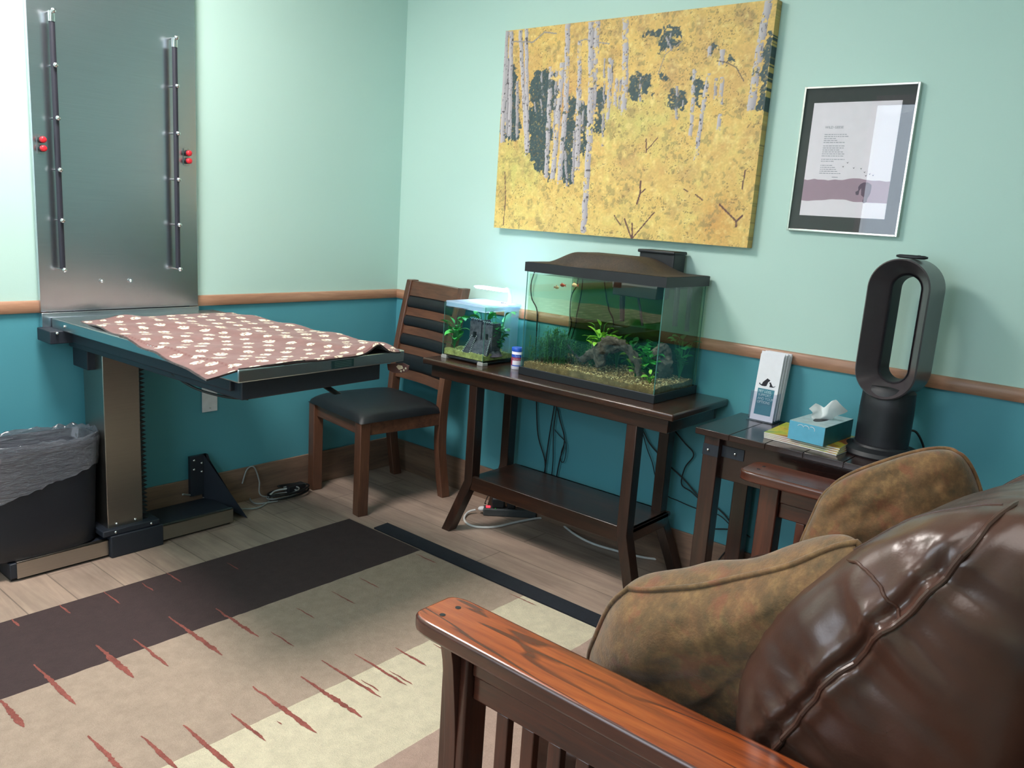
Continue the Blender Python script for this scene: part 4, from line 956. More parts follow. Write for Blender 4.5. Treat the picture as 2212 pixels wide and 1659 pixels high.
n6 = npfbm(X_*17, Y_*17, 4, 91); n7 = npfbm(X_*48, Y_*48, 3, 103)
img = mixc(img, L3((186, 146, 84)), (n6-.52)*3.2*(.9-.5*vv)); img = mixc(img, L3((246, 222, 128)), (n7-.58)*2.2)
img = mixc(img, L3((150, 134, 76)), (n7 < .36)*.55*(n6 > .45))
wx = uu+(n2-.5)*.060+(n3-.5)*.030; wy = vv+(n6-.5)*.07+(n3-.5)*.05
def inpoly(poly, x, y):
    c_ = np.zeros(x.shape, bool); n = len(poly)
    for i in range(n):
        (xa, ya), (xb, yb) = poly[i], poly[(i+1) % n]
        if ya == yb: continue
        cond = ((ya > y) != (yb > y)) & (x < (xb-xa)*(y-ya)/(yb-ya)+xa); c_ ^= cond
    return c_
dark = np.zeros(uu.shape, bool)
for f, pl in ((cA, [(225, 500), (345, 480), (400, 640), (350, 900), (330, 1240), (250, 1160), (195, 1060), (200, 700)]), (cA, [(465, 680), (525, 700), (530, 900), (500, 1270), (420, 1290), (430, 1040)]), (cA, [(670, 560), (715, 600), (705, 900), (650, 920), (655, 700)]),
              (cA, [(555, 700), (610, 720), (600, 1040), (550, 1060)]), (cA, [(880, 540), (957, 520), (957, 700), (900, 670)]), (cB, [(0, 490), (60, 500), (75, 620), (20, 650)]), (cB, [(30, 230), (110, 180), (135, 240), (80, 262)]),
              (cB, [(150, 180), (270, 190), (265, 325), (150, 325)]), (cB, [(360, 520), (435, 500), (412, 680), (368, 665)]), (cB, [(465, 300), (512, 320), (490, 370), (445, 345)]), (cB, [(565, 340), (625, 380), (570, 405)]),
              (cB, [(775, 480), (850, 400), (835, 760), (765, 640)]), (cB, [(850, 200), (900, 190), (870, 520), (800, 430)]), (cB, [(215, 600), (300, 600), (300, 710), (225, 690)]), (cA, [(20, 420), (110, 420), (130, 960), (20, 960)]), (cB, [(130, 480), (170, 470), (190, 540), (140, 520)])):
    dark |= inpoly([f(*p) for p in pl], wx, wy)
img = mixc(img, L3((58, 80, 82))*(.7+.6*n3[..., None]), dark*1.0*(.75+.25*(n4 > .2)))
n5 = npfbm(X_*150, Y_*150, 2, 57)
img = img*(.86+.28*n5)[..., None]
speck = (n5 > .70) & (npfbm(X_*12, Y_*12, 3, 77) > .52)
img = mixc(img, L3((122, 98, 58)), speck*.7)
fol = img.copy()
trunks = [(cA, 45, 215, 15, 985, 30), (cA, 80, 215, 65, 950, 28), (cA, 55, 400, 45, 930, 18), (cA, 140, 210, 185, 1060, 26), (cA, 182, 200, 190, 1050, 24), (cA, 120, 560, 118, 950, 20), (cA, 285, 490, 295, 670, 14), (cA, 240, 700, 245, 780, 10), (cA, 280, 680, 290, 790, 12),
          (cA, 352, 460, 318, 1220, 30), (cA, 390, 470, 375, 900, 20), (cA, 432, 430, 362, 1240, 36), (cA, 468, 165, 455, 720, 34), (cA, 455, 720, 408, 1250, 34), (cA, 448, 1040, 462, 1280, 16), (cA, 548, 280, 548, 600, 26), (cA, 546, 600, 530, 1170, 38), (cA, 515, 900, 500, 1260, 18), (cA, 575, 680, 570, 900, 14),
          (cA, 672, 145, 640, 780, 38), (cA, 628, 150, 628, 600, 40), (cA, 628, 600, 615, 1000, 44), (cA, 613, 1000, 575, 1600, 40), (cA, 720, 400, 715, 900, 14), (cA, 757, 400, 745, 820, 22), (cA, 777, 410, 760, 700, 16), (cA, 807, 530, 790, 740, 24), (cA, 832, 540, 820, 740, 14), (cA, 710, 700, 708, 1000, 14),
          (cA, 866, 120, 862, 600, 42), (cA, 862, 600, 850, 770, 40), (cB, 10, 500, 8, 650, 14), (cB, 250, 560, 245, 770, 18), (cB, 290, 650, 285, 700, 10), (cB, 362, 450, 350, 700, 26), (cB, 350, 700, 335, 900, 24), (cB, 465, 300, 460, 370, 24), (cB, 455, 480, 412, 740, 28), (cB, 412, 740, 370, 1040, 26),
          (cB, 548, 320, 530, 440, 34), (cB, 507, 510, 495, 630, 20), (cB, 542, 500, 535, 680, 26), (cB, 528, 740, 520, 840, 26), (cB, 848, 0, 792, 280, 50), (cB, 792, 280, 745, 600, 52), (cB, 745, 600, 728, 715, 56), (cB, 175, 230, 210, 325, 14), (cB, 215, 190, 180, 325, 10)]
for (f, xa, ya, xb, yb, wd) in trunks:
    (u0, v0), (u1, v1) = f(xa, ya), f(xb, yb); ue, _ = f(xa+wd, ya); w_ = abs(ue-u0)/2
    tt_ = np.clip((vv-v0)/(v1-v0+1e-9), 0, 1); cxx = u0+(u1-u0)*tt_+.0012*np.sin(vv*60+xa)
    dd = (uu-cxx)/w_; ins = (np.abs(dd) < 1) & (vv >= min(v0, v1)-.002*0) & (vv <= max(v0, v1)+(n3-.5)*.05)
    bark = npnoise(uu*300+xa, vv*110, int(xa))
    base_ = mixc(L3((196, 188, 192))*np.ones(uu.shape+(1,)), L3((140, 132, 140)), np.clip(dd*.5+.35, 0, 1))
    if wd < 22: base_ = base_*.78
    base_ = mixc(base_, L3((64, 58, 62)), (bark > .84)*.9*1.0)
    knots = (npnoise(uu*90+xa, vv*42, int(xa)+3) > .90); base_ = mixc(base_, L3((48, 42, 46)), knots*.8)
    img = np.where(ins[..., None], base_, img)
def line(f, pts, wd, c_):
    global img
    for (a, b) in zip(pts, pts[1:]):
        (u0, v0), (u1, v1) = f(*a), f(*b); du, dv = (u1-u0)*AR, v1-v0; L_ = du*du+dv*dv
        t_ = np.clip(((uu-u0)*AR*du+(vv-v0)*dv)/L_, 0, 1); ds = np.hypot((uu-u0)*AR-t_*du, (vv-v0)-t_*dv)
        img = np.where((ds < wd)[..., None], L3(c_), img)
BRN = (104, 66, 58)
lm_ = ((n7 > .60) & (vv < .5) & (uu > .16)) | ((n7 > .66) & (uu > .16)); img = mixc(img, fol, lm_*.9)
line(cC, [(990, 1160), (985, 1240), (965, 1305)], .0045, BRN); line(cC, [(985, 1240), (1020, 1210)], .003, BRN); line(cC, [(885, 1400), (930, 1525)], .004, BRN); line(cC, [(935, 1430), (935, 1525)], .004, BRN); line(cC, [(1075, 1360), (940, 1520)], .003, BRN)
line(cC, [(1495, 1310), (1600, 1415), (1600, 1450)], .004, BRN); line(cC, [(1640, 1380), (1600, 1420)], .004, BRN); line(cC, [(1025, 890), (1025, 975)], .003, BRN); line(cC, [(1100, 880), (1030, 960)], .0022, BRN); line(cC, [(1265, 1210), (1290, 1225)], .003, BRN)
line(cC, [(1340, 1245), (1385, 1280)], .003, BRN); line(cC, [(1660, 1090), (1650, 1140), (1640, 1210)], .003, BRN); line(cC, [(120, 1100), (125, 1270), (110, 1440)], .0025, BRN); line(cC, [(820, 1380), (860, 1440)], .003, BRN); line(cC, [(1480, 390), (1540, 400), (1600, 430), (1650, 520)], .0022, (96, 84, 80))
line(cC, [(175, 265), (300, 270), (375, 205), (450, 215)], .003, (150, 140, 136)); line(cC, [(590, 265), (640, 250), (665, 262)], .0028, (150, 140, 136)); line(cC, [(710, 270), (790, 280)], .0026, (150, 140, 136)); line(cC, [(1100, 480), (1145, 350), (1260, 260)], .002, (150, 136, 120))
grey_ = img.mean(2, keepdims=True); img = img*.86+grey_*.14
g = G(); vsx = np.stack([np.full(uu.size, CX), cyl_+(cyr-cyl_)*uu.ravel(), cz1+(cz0-cz1)*vv.ravel()], 1)
fa = (np.arange(NVc-1)[:, None]*NUc+np.arange(NUc-1)[None, :]).ravel()
fcs = np.stack([fa, fa+1, fa+1+NUc, fa+NUc], 1)[:, ::-1]
# side strips wrap the print round the edge
side = []; sc_ = []; nb0 = len(vsx)
flat = img.reshape(-1, 3); XB = -.002
ri = np.arange(NVc)*NUc+NUc-1; le = np.arange(NVc)*NUc; ti = np.arange(NUc); bi = (NVc-1)*NUc+np.arange(NUc)
vl = [vsx]; cl_ = [flat]; ff = fcs.tolist(); off = nb0
for ids, rev in ((ri, 0), (le, 1), (ti, 1), (bi, 0)):
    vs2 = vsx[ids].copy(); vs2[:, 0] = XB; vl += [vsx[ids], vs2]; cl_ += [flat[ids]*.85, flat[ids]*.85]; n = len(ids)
    for k in range(n-1):
        q = (off+k, off+k+1, off+n+k+1, off+n+k); ff.append(q if not rev else q[::-1])
    off += 2*n
ff.append((0+nb0+NVc, 0+nb0+NVc, 0+nb0+NVc)) if False else None
g.v = np.vstack(vl).tolist(); g.f = ff; g.m = [0]*len(ff)
pc = part('canvas_picture', g, 'canvas', world=True, angle=30)
setcol(pc, np.hstack([np.vstack(cl_), np.ones((off, 1))]))
tag(pc, 'large canvas print of white aspen trunks among yellow autumn leaves', 'picture')

# ------------------------------------------------------------------ framed poster
FX = -.020
fy0, fy1, fz0, fz1 = -2.364, -2.001, 1.357, 1.830
fr = root('framed_poster', 'silver framed poem poster with a mauve band and black mat', 'picture', (FX, (fy0+fy1)/2, fz0))
def fp(name, g, mat, par=None, **k): return part(name, g, mat, par or fr, world=True, **k)
b_ = .007
fp('frame', G().box(FX, -.001, fy0, fy0+b_, fz0, fz1).box(FX, -.001, fy1-b_, fy1, fz0, fz1).box(FX, -.001, fy0+b_, fy1-b_, fz0, fz0+b_).box(FX, -.001, fy0+b_, fy1-b_, fz1-b_, fz1), 'alu', bevel=.001)
mt = FX+.008
fp('mat_board', G().box(mt, -.003, fy0+.002, fy1-.002, fz0+.002, fz1-.002), 'matboard')
fp('glass_pane', G().box(FX+.003, FX+.005, fy0+b_, fy1-b_, fz0+b_, fz1-b_), 'frameglass')
q = [onx(1680+x/4.365, 160+y/4.365, mt) for x, y in ((350, 268), (1182, 252), (1003, 1370), (203, 1328))]
py0 = (q[1].y+q[2].y)/2; py1 = (q[0].y+q[3].y)/2; pz1 = (q[0].z+q[1].z)/2; pz0 = (q[2].z+q[3].z)/2
PW = py1-py0; PH = pz1-pz0
def PP(u, v, dx=0): return Vector((mt-.0006-dx, py1-PW*u, pz1-PH*v))
g = G().prism([PP(0, 0), PP(0, 1), PP(1, 1), PP(1, 0)], (.0005, 0, 0))
pr_ = fp('print', g, 'print', recalc=True)
bt = [(i/24, .675+.012*noise.noise(Vector((i*.5, 0, 0)))-.02*math.exp(-((i/24-.62)/.12)**2)) for i in range(25)]
bb = [(i/24, .865+.01*noise.noise(Vector((i*.3, 5, 0)))-.02*math.exp(-((i/24-.45)/.2)**2)) for i in range(25)]
g = G().grid(lambda u, v: PP(u, (bt[round(u*24)][1])*(1-v)+bb[round(u*24)][1]*v, .0003), 24, 1)
fp('mauve_band', g, 'printband', pr_)
hd = [(.64, .80), (.63, .775), (.66, .76), (.655, .73), (.675, .705), (.71, .69), (.76, .69), (.80, .71), (.805, .74), (.80, .79), (.775, .83), (.775, .86), (.74, .87), (.725, .855), (.735, .82), (.70, .80), (.695, .77), (.69, .74), (.675, .76), (.67, .80)]
fp('head_silhouette', G().prism([PP(u, v, .0005) for u, v in hd], (-.0002, 0, 0)), 'printhead', pr_, recalc=True, smooth=False)
g = G(); rg = random.Random(2)
rows = [(.275+k*.0175, .19+rg.uniform(.12, .24)) for k in range(5)]+[(.375+k*.0175, .19+rg.uniform(.14, .27)) for k in range(6)]+[(.492, .44), (.509, .30)]+[(.545+k*.0175, .18+rg.uniform(.12, .24)) for k in range(5)]
for v, e in rows:
    u = .175
    while u < e:
        w_ = rg.uniform(.012, .04); g.prism([PP(u, v, .0004), PP(u, v+.005, .0004), PP(u+w_, v+.005, .0004), PP(u+w_, v, .0004)], (-.0001, 0, 0)); u += w_+.007
g.prism([PP(.33, .648, .0004), PP(.33, .653, .0004), PP(.40, .653, .0004), PP(.40, .648, .0004)], (-.0001, 0, 0))
fp('poem_lines', g, 'greyink', pr_, smooth=False, recalc=True)
g = G()
for u, v in ((.49, .52), (.445, .555), (.57, .565), (.655, .57), (.70, .60), (.76, .615), (.80, .625), (.72, .63)):
    g.prism([PP(u-.012, v-.004, .0004), PP(u, v+.002, .0004), PP(u+.012, v-.006, .0004), PP(u+.002, v+.010, .0004)], (-.0001, 0, 0))
fp('birds', g, 'ink', pr_, smooth=False, recalc=True)
Rw2 = Matrix(((0, 0, -1, 0), (-1, 0, 0, 0), (0, 1, 0, 0), (0, 0, 0, 1)))   # text plane facing -x
p = PP(.17, .225, .0005)-fr.location
text('title_lettering', 'WILD GEESE', .011, 'greyink', fr, Matrix.Translation(p) @ Rw2, .0001)

# ------------------------------------------------------------------ end table and what stands on it
ET = .690; ex0, ex1, ey0, ey1 = -.384, -.030, -2.540, -1.925
et = root('end_table', 'dark brown end table with a planked top and metal corner straps', 'end table', ((ex0+ex1)/2, (ey0+ey1)/2, 0))
def etp(name, g, mat, par=None, **k): return part(name, g, mat, par or et, world=True, **k)
g = G(); n = 5
for k in range(n): g.box(ex0, ex1, ey0+(ey1-ey0)*k/n+.0012, ey0+(ey1-ey0)*(k+1)/n-.0012, ET-.020, ET)
g.box(ex0+.002, ex1-.002, ey0+.002, ey1-.002, ET-.022, ET-.003)
etp('table_top', g, 'endwood', bevel=.0015)
for x in (ex0+.040, ex1-.030):
    for y in (ey0+.05, ey1-.058): etp('leg', G().box(x-.026, x+.026, y-.028, y+.028, 0, ET-.022), 'endwoodz', bevel=.003)
etp('apron', G().box(ex0+.040, ex0+.055, ey0+.07, ey1-.075, ET-.165, ET-.022).box(ex1-.04, ex1-.025, ey0+.07, ey1-.075, ET-.165, ET-.022).box(ex0+.06, ex1-.05, ey1-.062, ey1-.048, ET-.165, ET-.022).box(ex0+.06, ex1-.05, ey0+.042, ey0+.056, ET-.165, ET-.022), 'endwood', bevel=.002)
s1 = etp('corner_strap', G().box(ex0+.0115, ex0+.0145, ey1-.086, ey1-.030, ET-.088, ET-.050).box(ex0+.037, ex0+.040, ey1-.165, ey1-.087, ET-.088, ET-.050), 'blackmetal')
for q in ((ex0+.011, ey1-.050, ET-.069), (ex0+.036, ey1-.135, ET-.069)): etp('strap_bolt', G().ball(q, .0055), 'chrome', s1)
# leaflet holder
hy0, hy1 = -2.078, -1.992
lh = root('leaflet_holder', 'clear acrylic leaflet holder standing near the wall on the end table', 'leaflet holder', (-.075, (hy0+hy1)/2, ET))
def lhp(name, g, mat, **k): return part(name, g, mat, lh, world=True, **k)
hx = -.108
lhp('pocket', G().box(hx-.003, hx-.001, hy0-.001, hy1+.004, ET+.003, ET+.105).box(hx-.003, -.045, hy0-.003, hy0-.001, ET+.003, ET+.105).box(hx-.003, -.045, hy1+.002, hy1+.004, ET+.003, ET+.105).box(-.047, -.045, hy0-.001, hy1+.004, ET+.003, ET+.13), 'acrylic')
lhp('foot', G().box(hx-.014, -.035, hy0-.004, hy1+.006, ET, ET+.003), 'acrylic')
lf = root('leaflet', 'front white leaflet titled PET LOSS with dog and cat silhouettes', 'leaflet', (hx, (hy0+hy1)/2, ET+.004), 0, 'pet loss leaflets in the holder')
LH_ = .232; LW = hy1-hy0-.002
def leafsheet(th): return G().prism([(0, -LW/2, 0), (0, LW/2, 0), (.030, LW/2, LH_), (.030, -LW/2, LH_)], (th, 0, 0))
lean = math.atan2(.030, LH_)
part('sheet', leafsheet(.0012), 'paper', lf, recalc=True)
def LS(y, z, dx=.0004): return Vector((z*math.tan(lean)-dx, y, z))
part('teal_panel', G().prism([LS(LW*.36, .020), LS(LW*.36, .112), LS(-LW*.36, .112), LS(-LW*.36, .020)], (.0003, 0, 0)), 'tealprint', lf, recalc=True)
def sil(pts, name):
    g = G().prism([LS(-y/1000., z/1000., .0006) for y, z in pts], (.0002, 0, 0)); part(name, g, 'ink', lf, recalc=True, smooth=False)
sil([(-26, 124), (-18, 121), (-8, 121), (-2, 123), (0, 130), (2, 137), (7, 141), (8, 145), (2, 147), (-2, 150), (-5, 147), (-11, 141), (-17, 134), (-19, 127), (-24, 126), (-27, 131), (-29, 130), (-29, 126)], 'dog_silhouette')
sil([(9, 121), (22, 121), (27, 123), (30, 127), (29, 128), (25, 124), (20, 125), (16, 131), (13, 135), (12, 139), (10, 136), (7, 138), (7, 134), (10, 130)], 'cat_silhouette')
Rl = Matrix.Rotation(lean, 4, 'Y')
for k, s_ in enumerate(('PET LOSS,', 'SUPPORT,', 'AND YOUR', 'OPTIONS')):
    text('title_lettering', s_, .0135, 'lightink', lf, Matrix.Translation(LS(LW*.31, .098-k*.0125, .0007)) @ Rl @ Rw2, .0001, sx=.82)
bk_ = root('leaflet', 'plain white leaflet tucked behind the front one in the holder', 'leaflet', (hx+.004, (hy0+hy1)/2, ET+.006), 0, 'pet loss leaflets in the holder')
part('sheet', leafsheet(.0025), 'paper', bk_, recalc=True)
for k in range(1, 10):
    c_ = copy_tree(bk_); c_.location = (hx+.004+k*.0052, (hy0+hy1)/2-.0008*k+.0022*math.sin(k*2.3), ET+.006+.0035*(1+math.sin(k*1.9))); c_.rotation_euler = (.012*math.sin(k*3.1), .004*k, .02*math.sin(k*1.3))
# magazines
mgroup = 'magazines stacked under the tissue box'
mc = onz(1762, 935, ET)
for k in range(4):
    zb = ET+.0005+k*.0048
    labels = ['bottom magazine of the small stack, plain pale page edges', 'second magazine from the bottom under the tissue box', 'third magazine up in the stack under the tissue box', 'top magazine with green and yellow cover under the tissue box']
    m_ = root('magazine', labels[k], 'magazine', (-.228+.004*k, -2.250+.004*k, zb), math.radians(-4+2*k), mgroup)
    part('pages', G().box(-.10, .105, -.135, .105, .0002, .0043), 'pages', m_); part('cover', G().box(-.1001, .1051, -.1351, .1051, .0043, .0046), 'mag', m_)
# tissue box
tb = root('tissue_box', 'pale blue tissue box with a tissue pulled up, on the magazines', 'tissue box', (-.222, -2.285, ET+.0200), math.radians(-4))
bw, bd, bh = .115, .235, .058
part('carton', G().box(-.115, .10, -.058, .058, 0, .060), 'boxtop', tb, bevel=.001)
part('end_panel', G().box(-.1156, -.1150, -.0575, .0575, .0005, .0595), 'bluebox', tb)
part('side_panel', G().box(-.1145, .0995, -.0586, -.0580, .0005, .0595), 'boxdark', tb)
g = G()
for k in range(3):
    a0 = .4+.3*k; pts = [(-.1159, .02-.018*k+.010*math.cos(a0+t_*.35), .044+.009*math.sin(a0+t_*.35)) for t_ in range(8)]; g.tube(pts, .0009, 5)
part('swirl_print', g, 'white', tb)
part('opening', G().lathe([(.040, 0), (.040, .0006)], (-.01, .0, .0598), 30, sx=1.3, sy=.42), 'black', tb)
def tis(u, v):
    zt_ = np.interp(u, [0, .12, .35, .6, .72, 1.0], [.090, .108, .096, .128, .134, .098])
    yb_ = .018-.034*u; yt_ = .034-.098*u; v2 = v**.9
    x = -.012+.050*(u-.4)+.020*v*math.sin(u*6.5)-.012*math.sin(v*3)*(u-.5); y = yb_*(1-v2)+yt_*v2+.004*math.sin(v*7+u*5)
    return Vector((x, y, .058*(1-v)+zt_*v))
part('tissue', G().grid(tis, 24, 12).grid(lambda u, v: tis(1-u, v)+Vector((0, .001, 0)), 24, 12), 'tissue', tb, angle=180)
# bladeless fan heater
fz = ET
fn = root('tower_fan', 'black bladeless tower fan with an oval loop head on the end table', 'fan', (-.165, -2.455, fz), math.radians(-5))
part('base', G().lathe([(.118, 0), (.120, .004), (.114, .016), (.085, .024), (.082, .03)], n=48), 'fanmat', fn)
part('body', G().lathe([(.080, .024), (.080, .15), (.078, .20), (.066, .212)], n=48, sx=.78, sy=1.0), 'fanmat', fn)
hw, hh, cz_ = .091, .214, .391
def stad(a_, e):  # oval loop outline, inset e
    R_ = hw-e; st_ = hh-hw
    per = 2*PI*R_+4*st_; s_ = a_*per
    if s_ < PI*R_: t_ = s_/R_; return (R_*math.cos(t_), st_+R_*math.sin(t_))
    s_ -= PI*R_
    if s_ < 2*st_: return (-R_, st_-s_)
    s_ -= 2*st_
    if s_ < PI*R_: t_ = s_/R_+PI; return (R_*math.cos(t_), -st_+R_*math.sin(t_))
    s_ -= PI*R_; return (R_, -st_+s_)
def stadn(k, n, e):
    R_ = hw-e; st_ = hh-hw; q = n//4
    i = k % n; seg, j = divmod(i, q); f = j/q
    if seg == 0: t_ = PI*f; return (R_*math.cos(t_), st_+R_*math.sin(t_))
    if seg == 1: return (-R_, st_-2*st_*f)
    if seg == 2: t_ = PI+PI*f; return (R_*math.cos(t_), -st_+R_*math.sin(t_))
    return (R_, -st_+2*st_*f)
def loop(prof, n=96):
    g = G(); o = 0
    for (e, d) in prof:
        for k in range(n): a, b = stadn(k, n, e); g.v.append((d, a, cz_+b))
    m_ = len(prof)
    for i in range(m_):
        for k in range(n):
            a = i*n+k; b = i*n+(k+1) % n; i2 = (i+1) % m_; g.f.append((a, b, i2*n+(k+1) % n, i2*n+k)); g.m.append(0)
    return g
part('loop_shell', loop([(0, -.066), (.0, .062), (.006, .067), (.046, .067), (.050, .062), (.046, .004), (.041, -.004), (.004, -.070)]), 'fan', fn, recalc=True, angle=30)
part('loop_liner', loop([(.046, .000), (.0495, .066), (.054, .066), (.050, .004)]), 'fanmat', fn, recalc=True)
part('mesh_intake', G().lathe([(.0806, .05), (.0806, .14)], n=48, sx=.78, close=False), 'black', fn)
rm = root('remote_control', 'small black oval remote lying on top of the tower fan', 'remote', (-.160, -2.455, fz+.391+.214+.0005), math.radians(-5))
part('case', G().lathe([(.016, 0), (.020, .003), (.020, .008), (.016, .011)], n=32, sx=.9, sy=2.3), 'fanmat', rm)
part('button', G().cyl((0, -.02, .011), (0, -.02, .0118), .004, 12), 'black', rm)
cord('fan_cord', [(-.06, -2.46, ET+.02), (-.045, -2.50, ET+.06), (-.035, -2.53, ET+.05), (-.02, -2.56, ET-.03), (-.018, -2.58, ET-.2)], .0035, 'blackcord', 'black fan cord curving off the back of the end table')

# ------------------------------------------------------------------ sofa
sf = root('loveseat', 'brown leather loveseat with glossy cherry wood arms and slatted side', 'sofa', (-1.16, -2.65, 0))
def sp2(name, g, mat, par=None, **k): return part(name, g, mat, par or sf, world=True, **k)
def armtop(xc, w_, y_f, y_b, z, sk=0.0):
    n = 28; L_ = []; R_ = []
    for i in range(n+1):
        f = i/n; y = y_f+(y_b-y_f)*f**1.6; s_ = (y_f-y)
        hwid = w_/2*(1 if s_ > .05 else (.60+.40*(1-(1-s_/.05)**2)**.5)); cx_ = xc+sk*s_
        L_.append((cx_-hwid, y)); R_.append((cx_+hwid, y))
    poly = [(x, y, z-.032) for x, y in L_]+[(x, y, z-.032) for x, y in reversed(R_)]
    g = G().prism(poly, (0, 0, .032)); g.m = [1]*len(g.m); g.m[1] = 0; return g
def arm(xo, xi, name, sk, out, label=None):
    xc = (xo+xi)/2; w_ = abs(xi-xo); z = .640
    yf, yb = -2.165, -3.10
    ar = sp2('arm_rest', armtop(xc, w_, yf, yb, z, sk), ['cherry' if out < 0 else 'armfar', 'cherrydarky'], bevel=.007, recalc=True, label=label)  # sides take the darker wood: shade put into their colour
    for (dx, dy) in ((-.02, .045), (.02, .045)): sp2('peg_plug', G().cyl((xc+dx, yf-dy+.0, z-.001), (xc+dx, yf-dy, z+.0006), .0055, 12), 'black', ar)
    yp = yf-.06
    so = -1 if out < 0 else 1
    sp2('arm_post', G().box(xc-.030, xc+.030, yp-.060, yp, 0.0, z-.032), 'cherrydark', bevel=.004)
    sp2('arm_post', G().box(xc-.030, xc+.030, yb+.02, yb+.08, 0.0, z-.032), 'cherrydark', bevel=.004)
    pts = [(xc+so*.030, yp-.018, z-.032), (xc+so*.056, yp-.018, z-.032)]
    pts += [(xc+so*(.050-.018*math.sin(PI/2*min(1, k/6))), yp-.018, z-.060-.036*k) for k in range(7)]+[(xc+so*.030, yp-.018, .14)]
    sp2('corbel', G().prism(pts, (0, -.026, 0)), 'cherrydark', recalc=True, bevel=.002)
    sp2('side_rail', G().box(xc-.016, xc+.016, yb+.08, yp-.06, z-.088, z-.032).box(xc-.011, xc+.011, yb+.08, yp-.06, z-.135, z-.088), 'cherrydarky', bevel=.003)
    sp2('side_rail', G().box(xc-.014, xc+.014, yb+.08, yp-.06, .12, .20), 'cherrydarky', bevel=.003)
    n = 11; ys = yp-.115
    for k in range(n):
        y = ys-.056*k
        if y-.03 < yb+.09: break
        sp2('slat', G().box(xc-.009, xc+.009, y-.026, y, .20, z-.135), 'cherrydark', bevel=.002)
arm(-1.905, -1.785, 'near', -.020, -1, 'glossy arm rest in the foreground, painted in a lit honey tone')
arm(-.565, -.415, 'far', 0, 1)
sp2('front_rail', G().box(-1.81, -.52, -2.285, -2.26, .12, .24), 'cherrydarky', bevel=.004)
sp2('back_frame', G().prism([(-1.81, -3.13, .12), (-.52, -3.27, .12), (-.52, -3.30, .12), (-1.81, -3.16, .12)], (0, 0, .68)), 'cherrydarky', bevel=.004, recalc=True)
def cube_cushion(x0, x1, y0, y1, z0, z1, e=4.0, n=26, crown=.02):
    g = G(); cx_, cy_, cz__ = (x0+x1)/2, (y0+y1)/2, (z0+z1)/2
    for ax in range(3):
        for s_ in (-1, 1):
            def f(u, v, ax=ax, s_=s_):
                a, b = 2*u-1, 2*v-1
                if s_ < 0: a = -a
                p = [0, 0, 0]; p[ax] = s_; p[(ax+1) % 3] = a; p[(ax+2) % 3] = b
                L_ = (sum(abs(q)**e for q in p))**(1/e); p = [q/L_ for q in p]
                w__ = .004*noise.noise(Vector((p[0]*5+x0, p[1]*5, p[2]*5)))
                return Vector((cx_+p[0]*((x1-x0)/2+w__), cy_+p[1]*((y1-y0)/2+w__), cz__+p[2]*((z1-z0)/2+w__)+(crown*(1-p[0]**2)*(1-p[1]**2) if p[2] > 0 else 0)))
            g.grid(f, n, n)
    return g
def weld(o, d=.0006):
    import bmesh
    b = bmesh.new(); b.from_mesh(o.data); bmesh.ops.remove_doubles(b, verts=b.verts, dist=d); bmesh.ops.recalc_face_normals(b, faces=b.faces); b.to_mesh(o.data); b.free()
for a, b in ((-1.765, -1.165), (-1.16, -.575)):
    o = sp2('seat_cushion', cube_cushion(a, b, -2.98, -2.275, .27, .455, 6.0), 'leather', angle=180); weld(o)
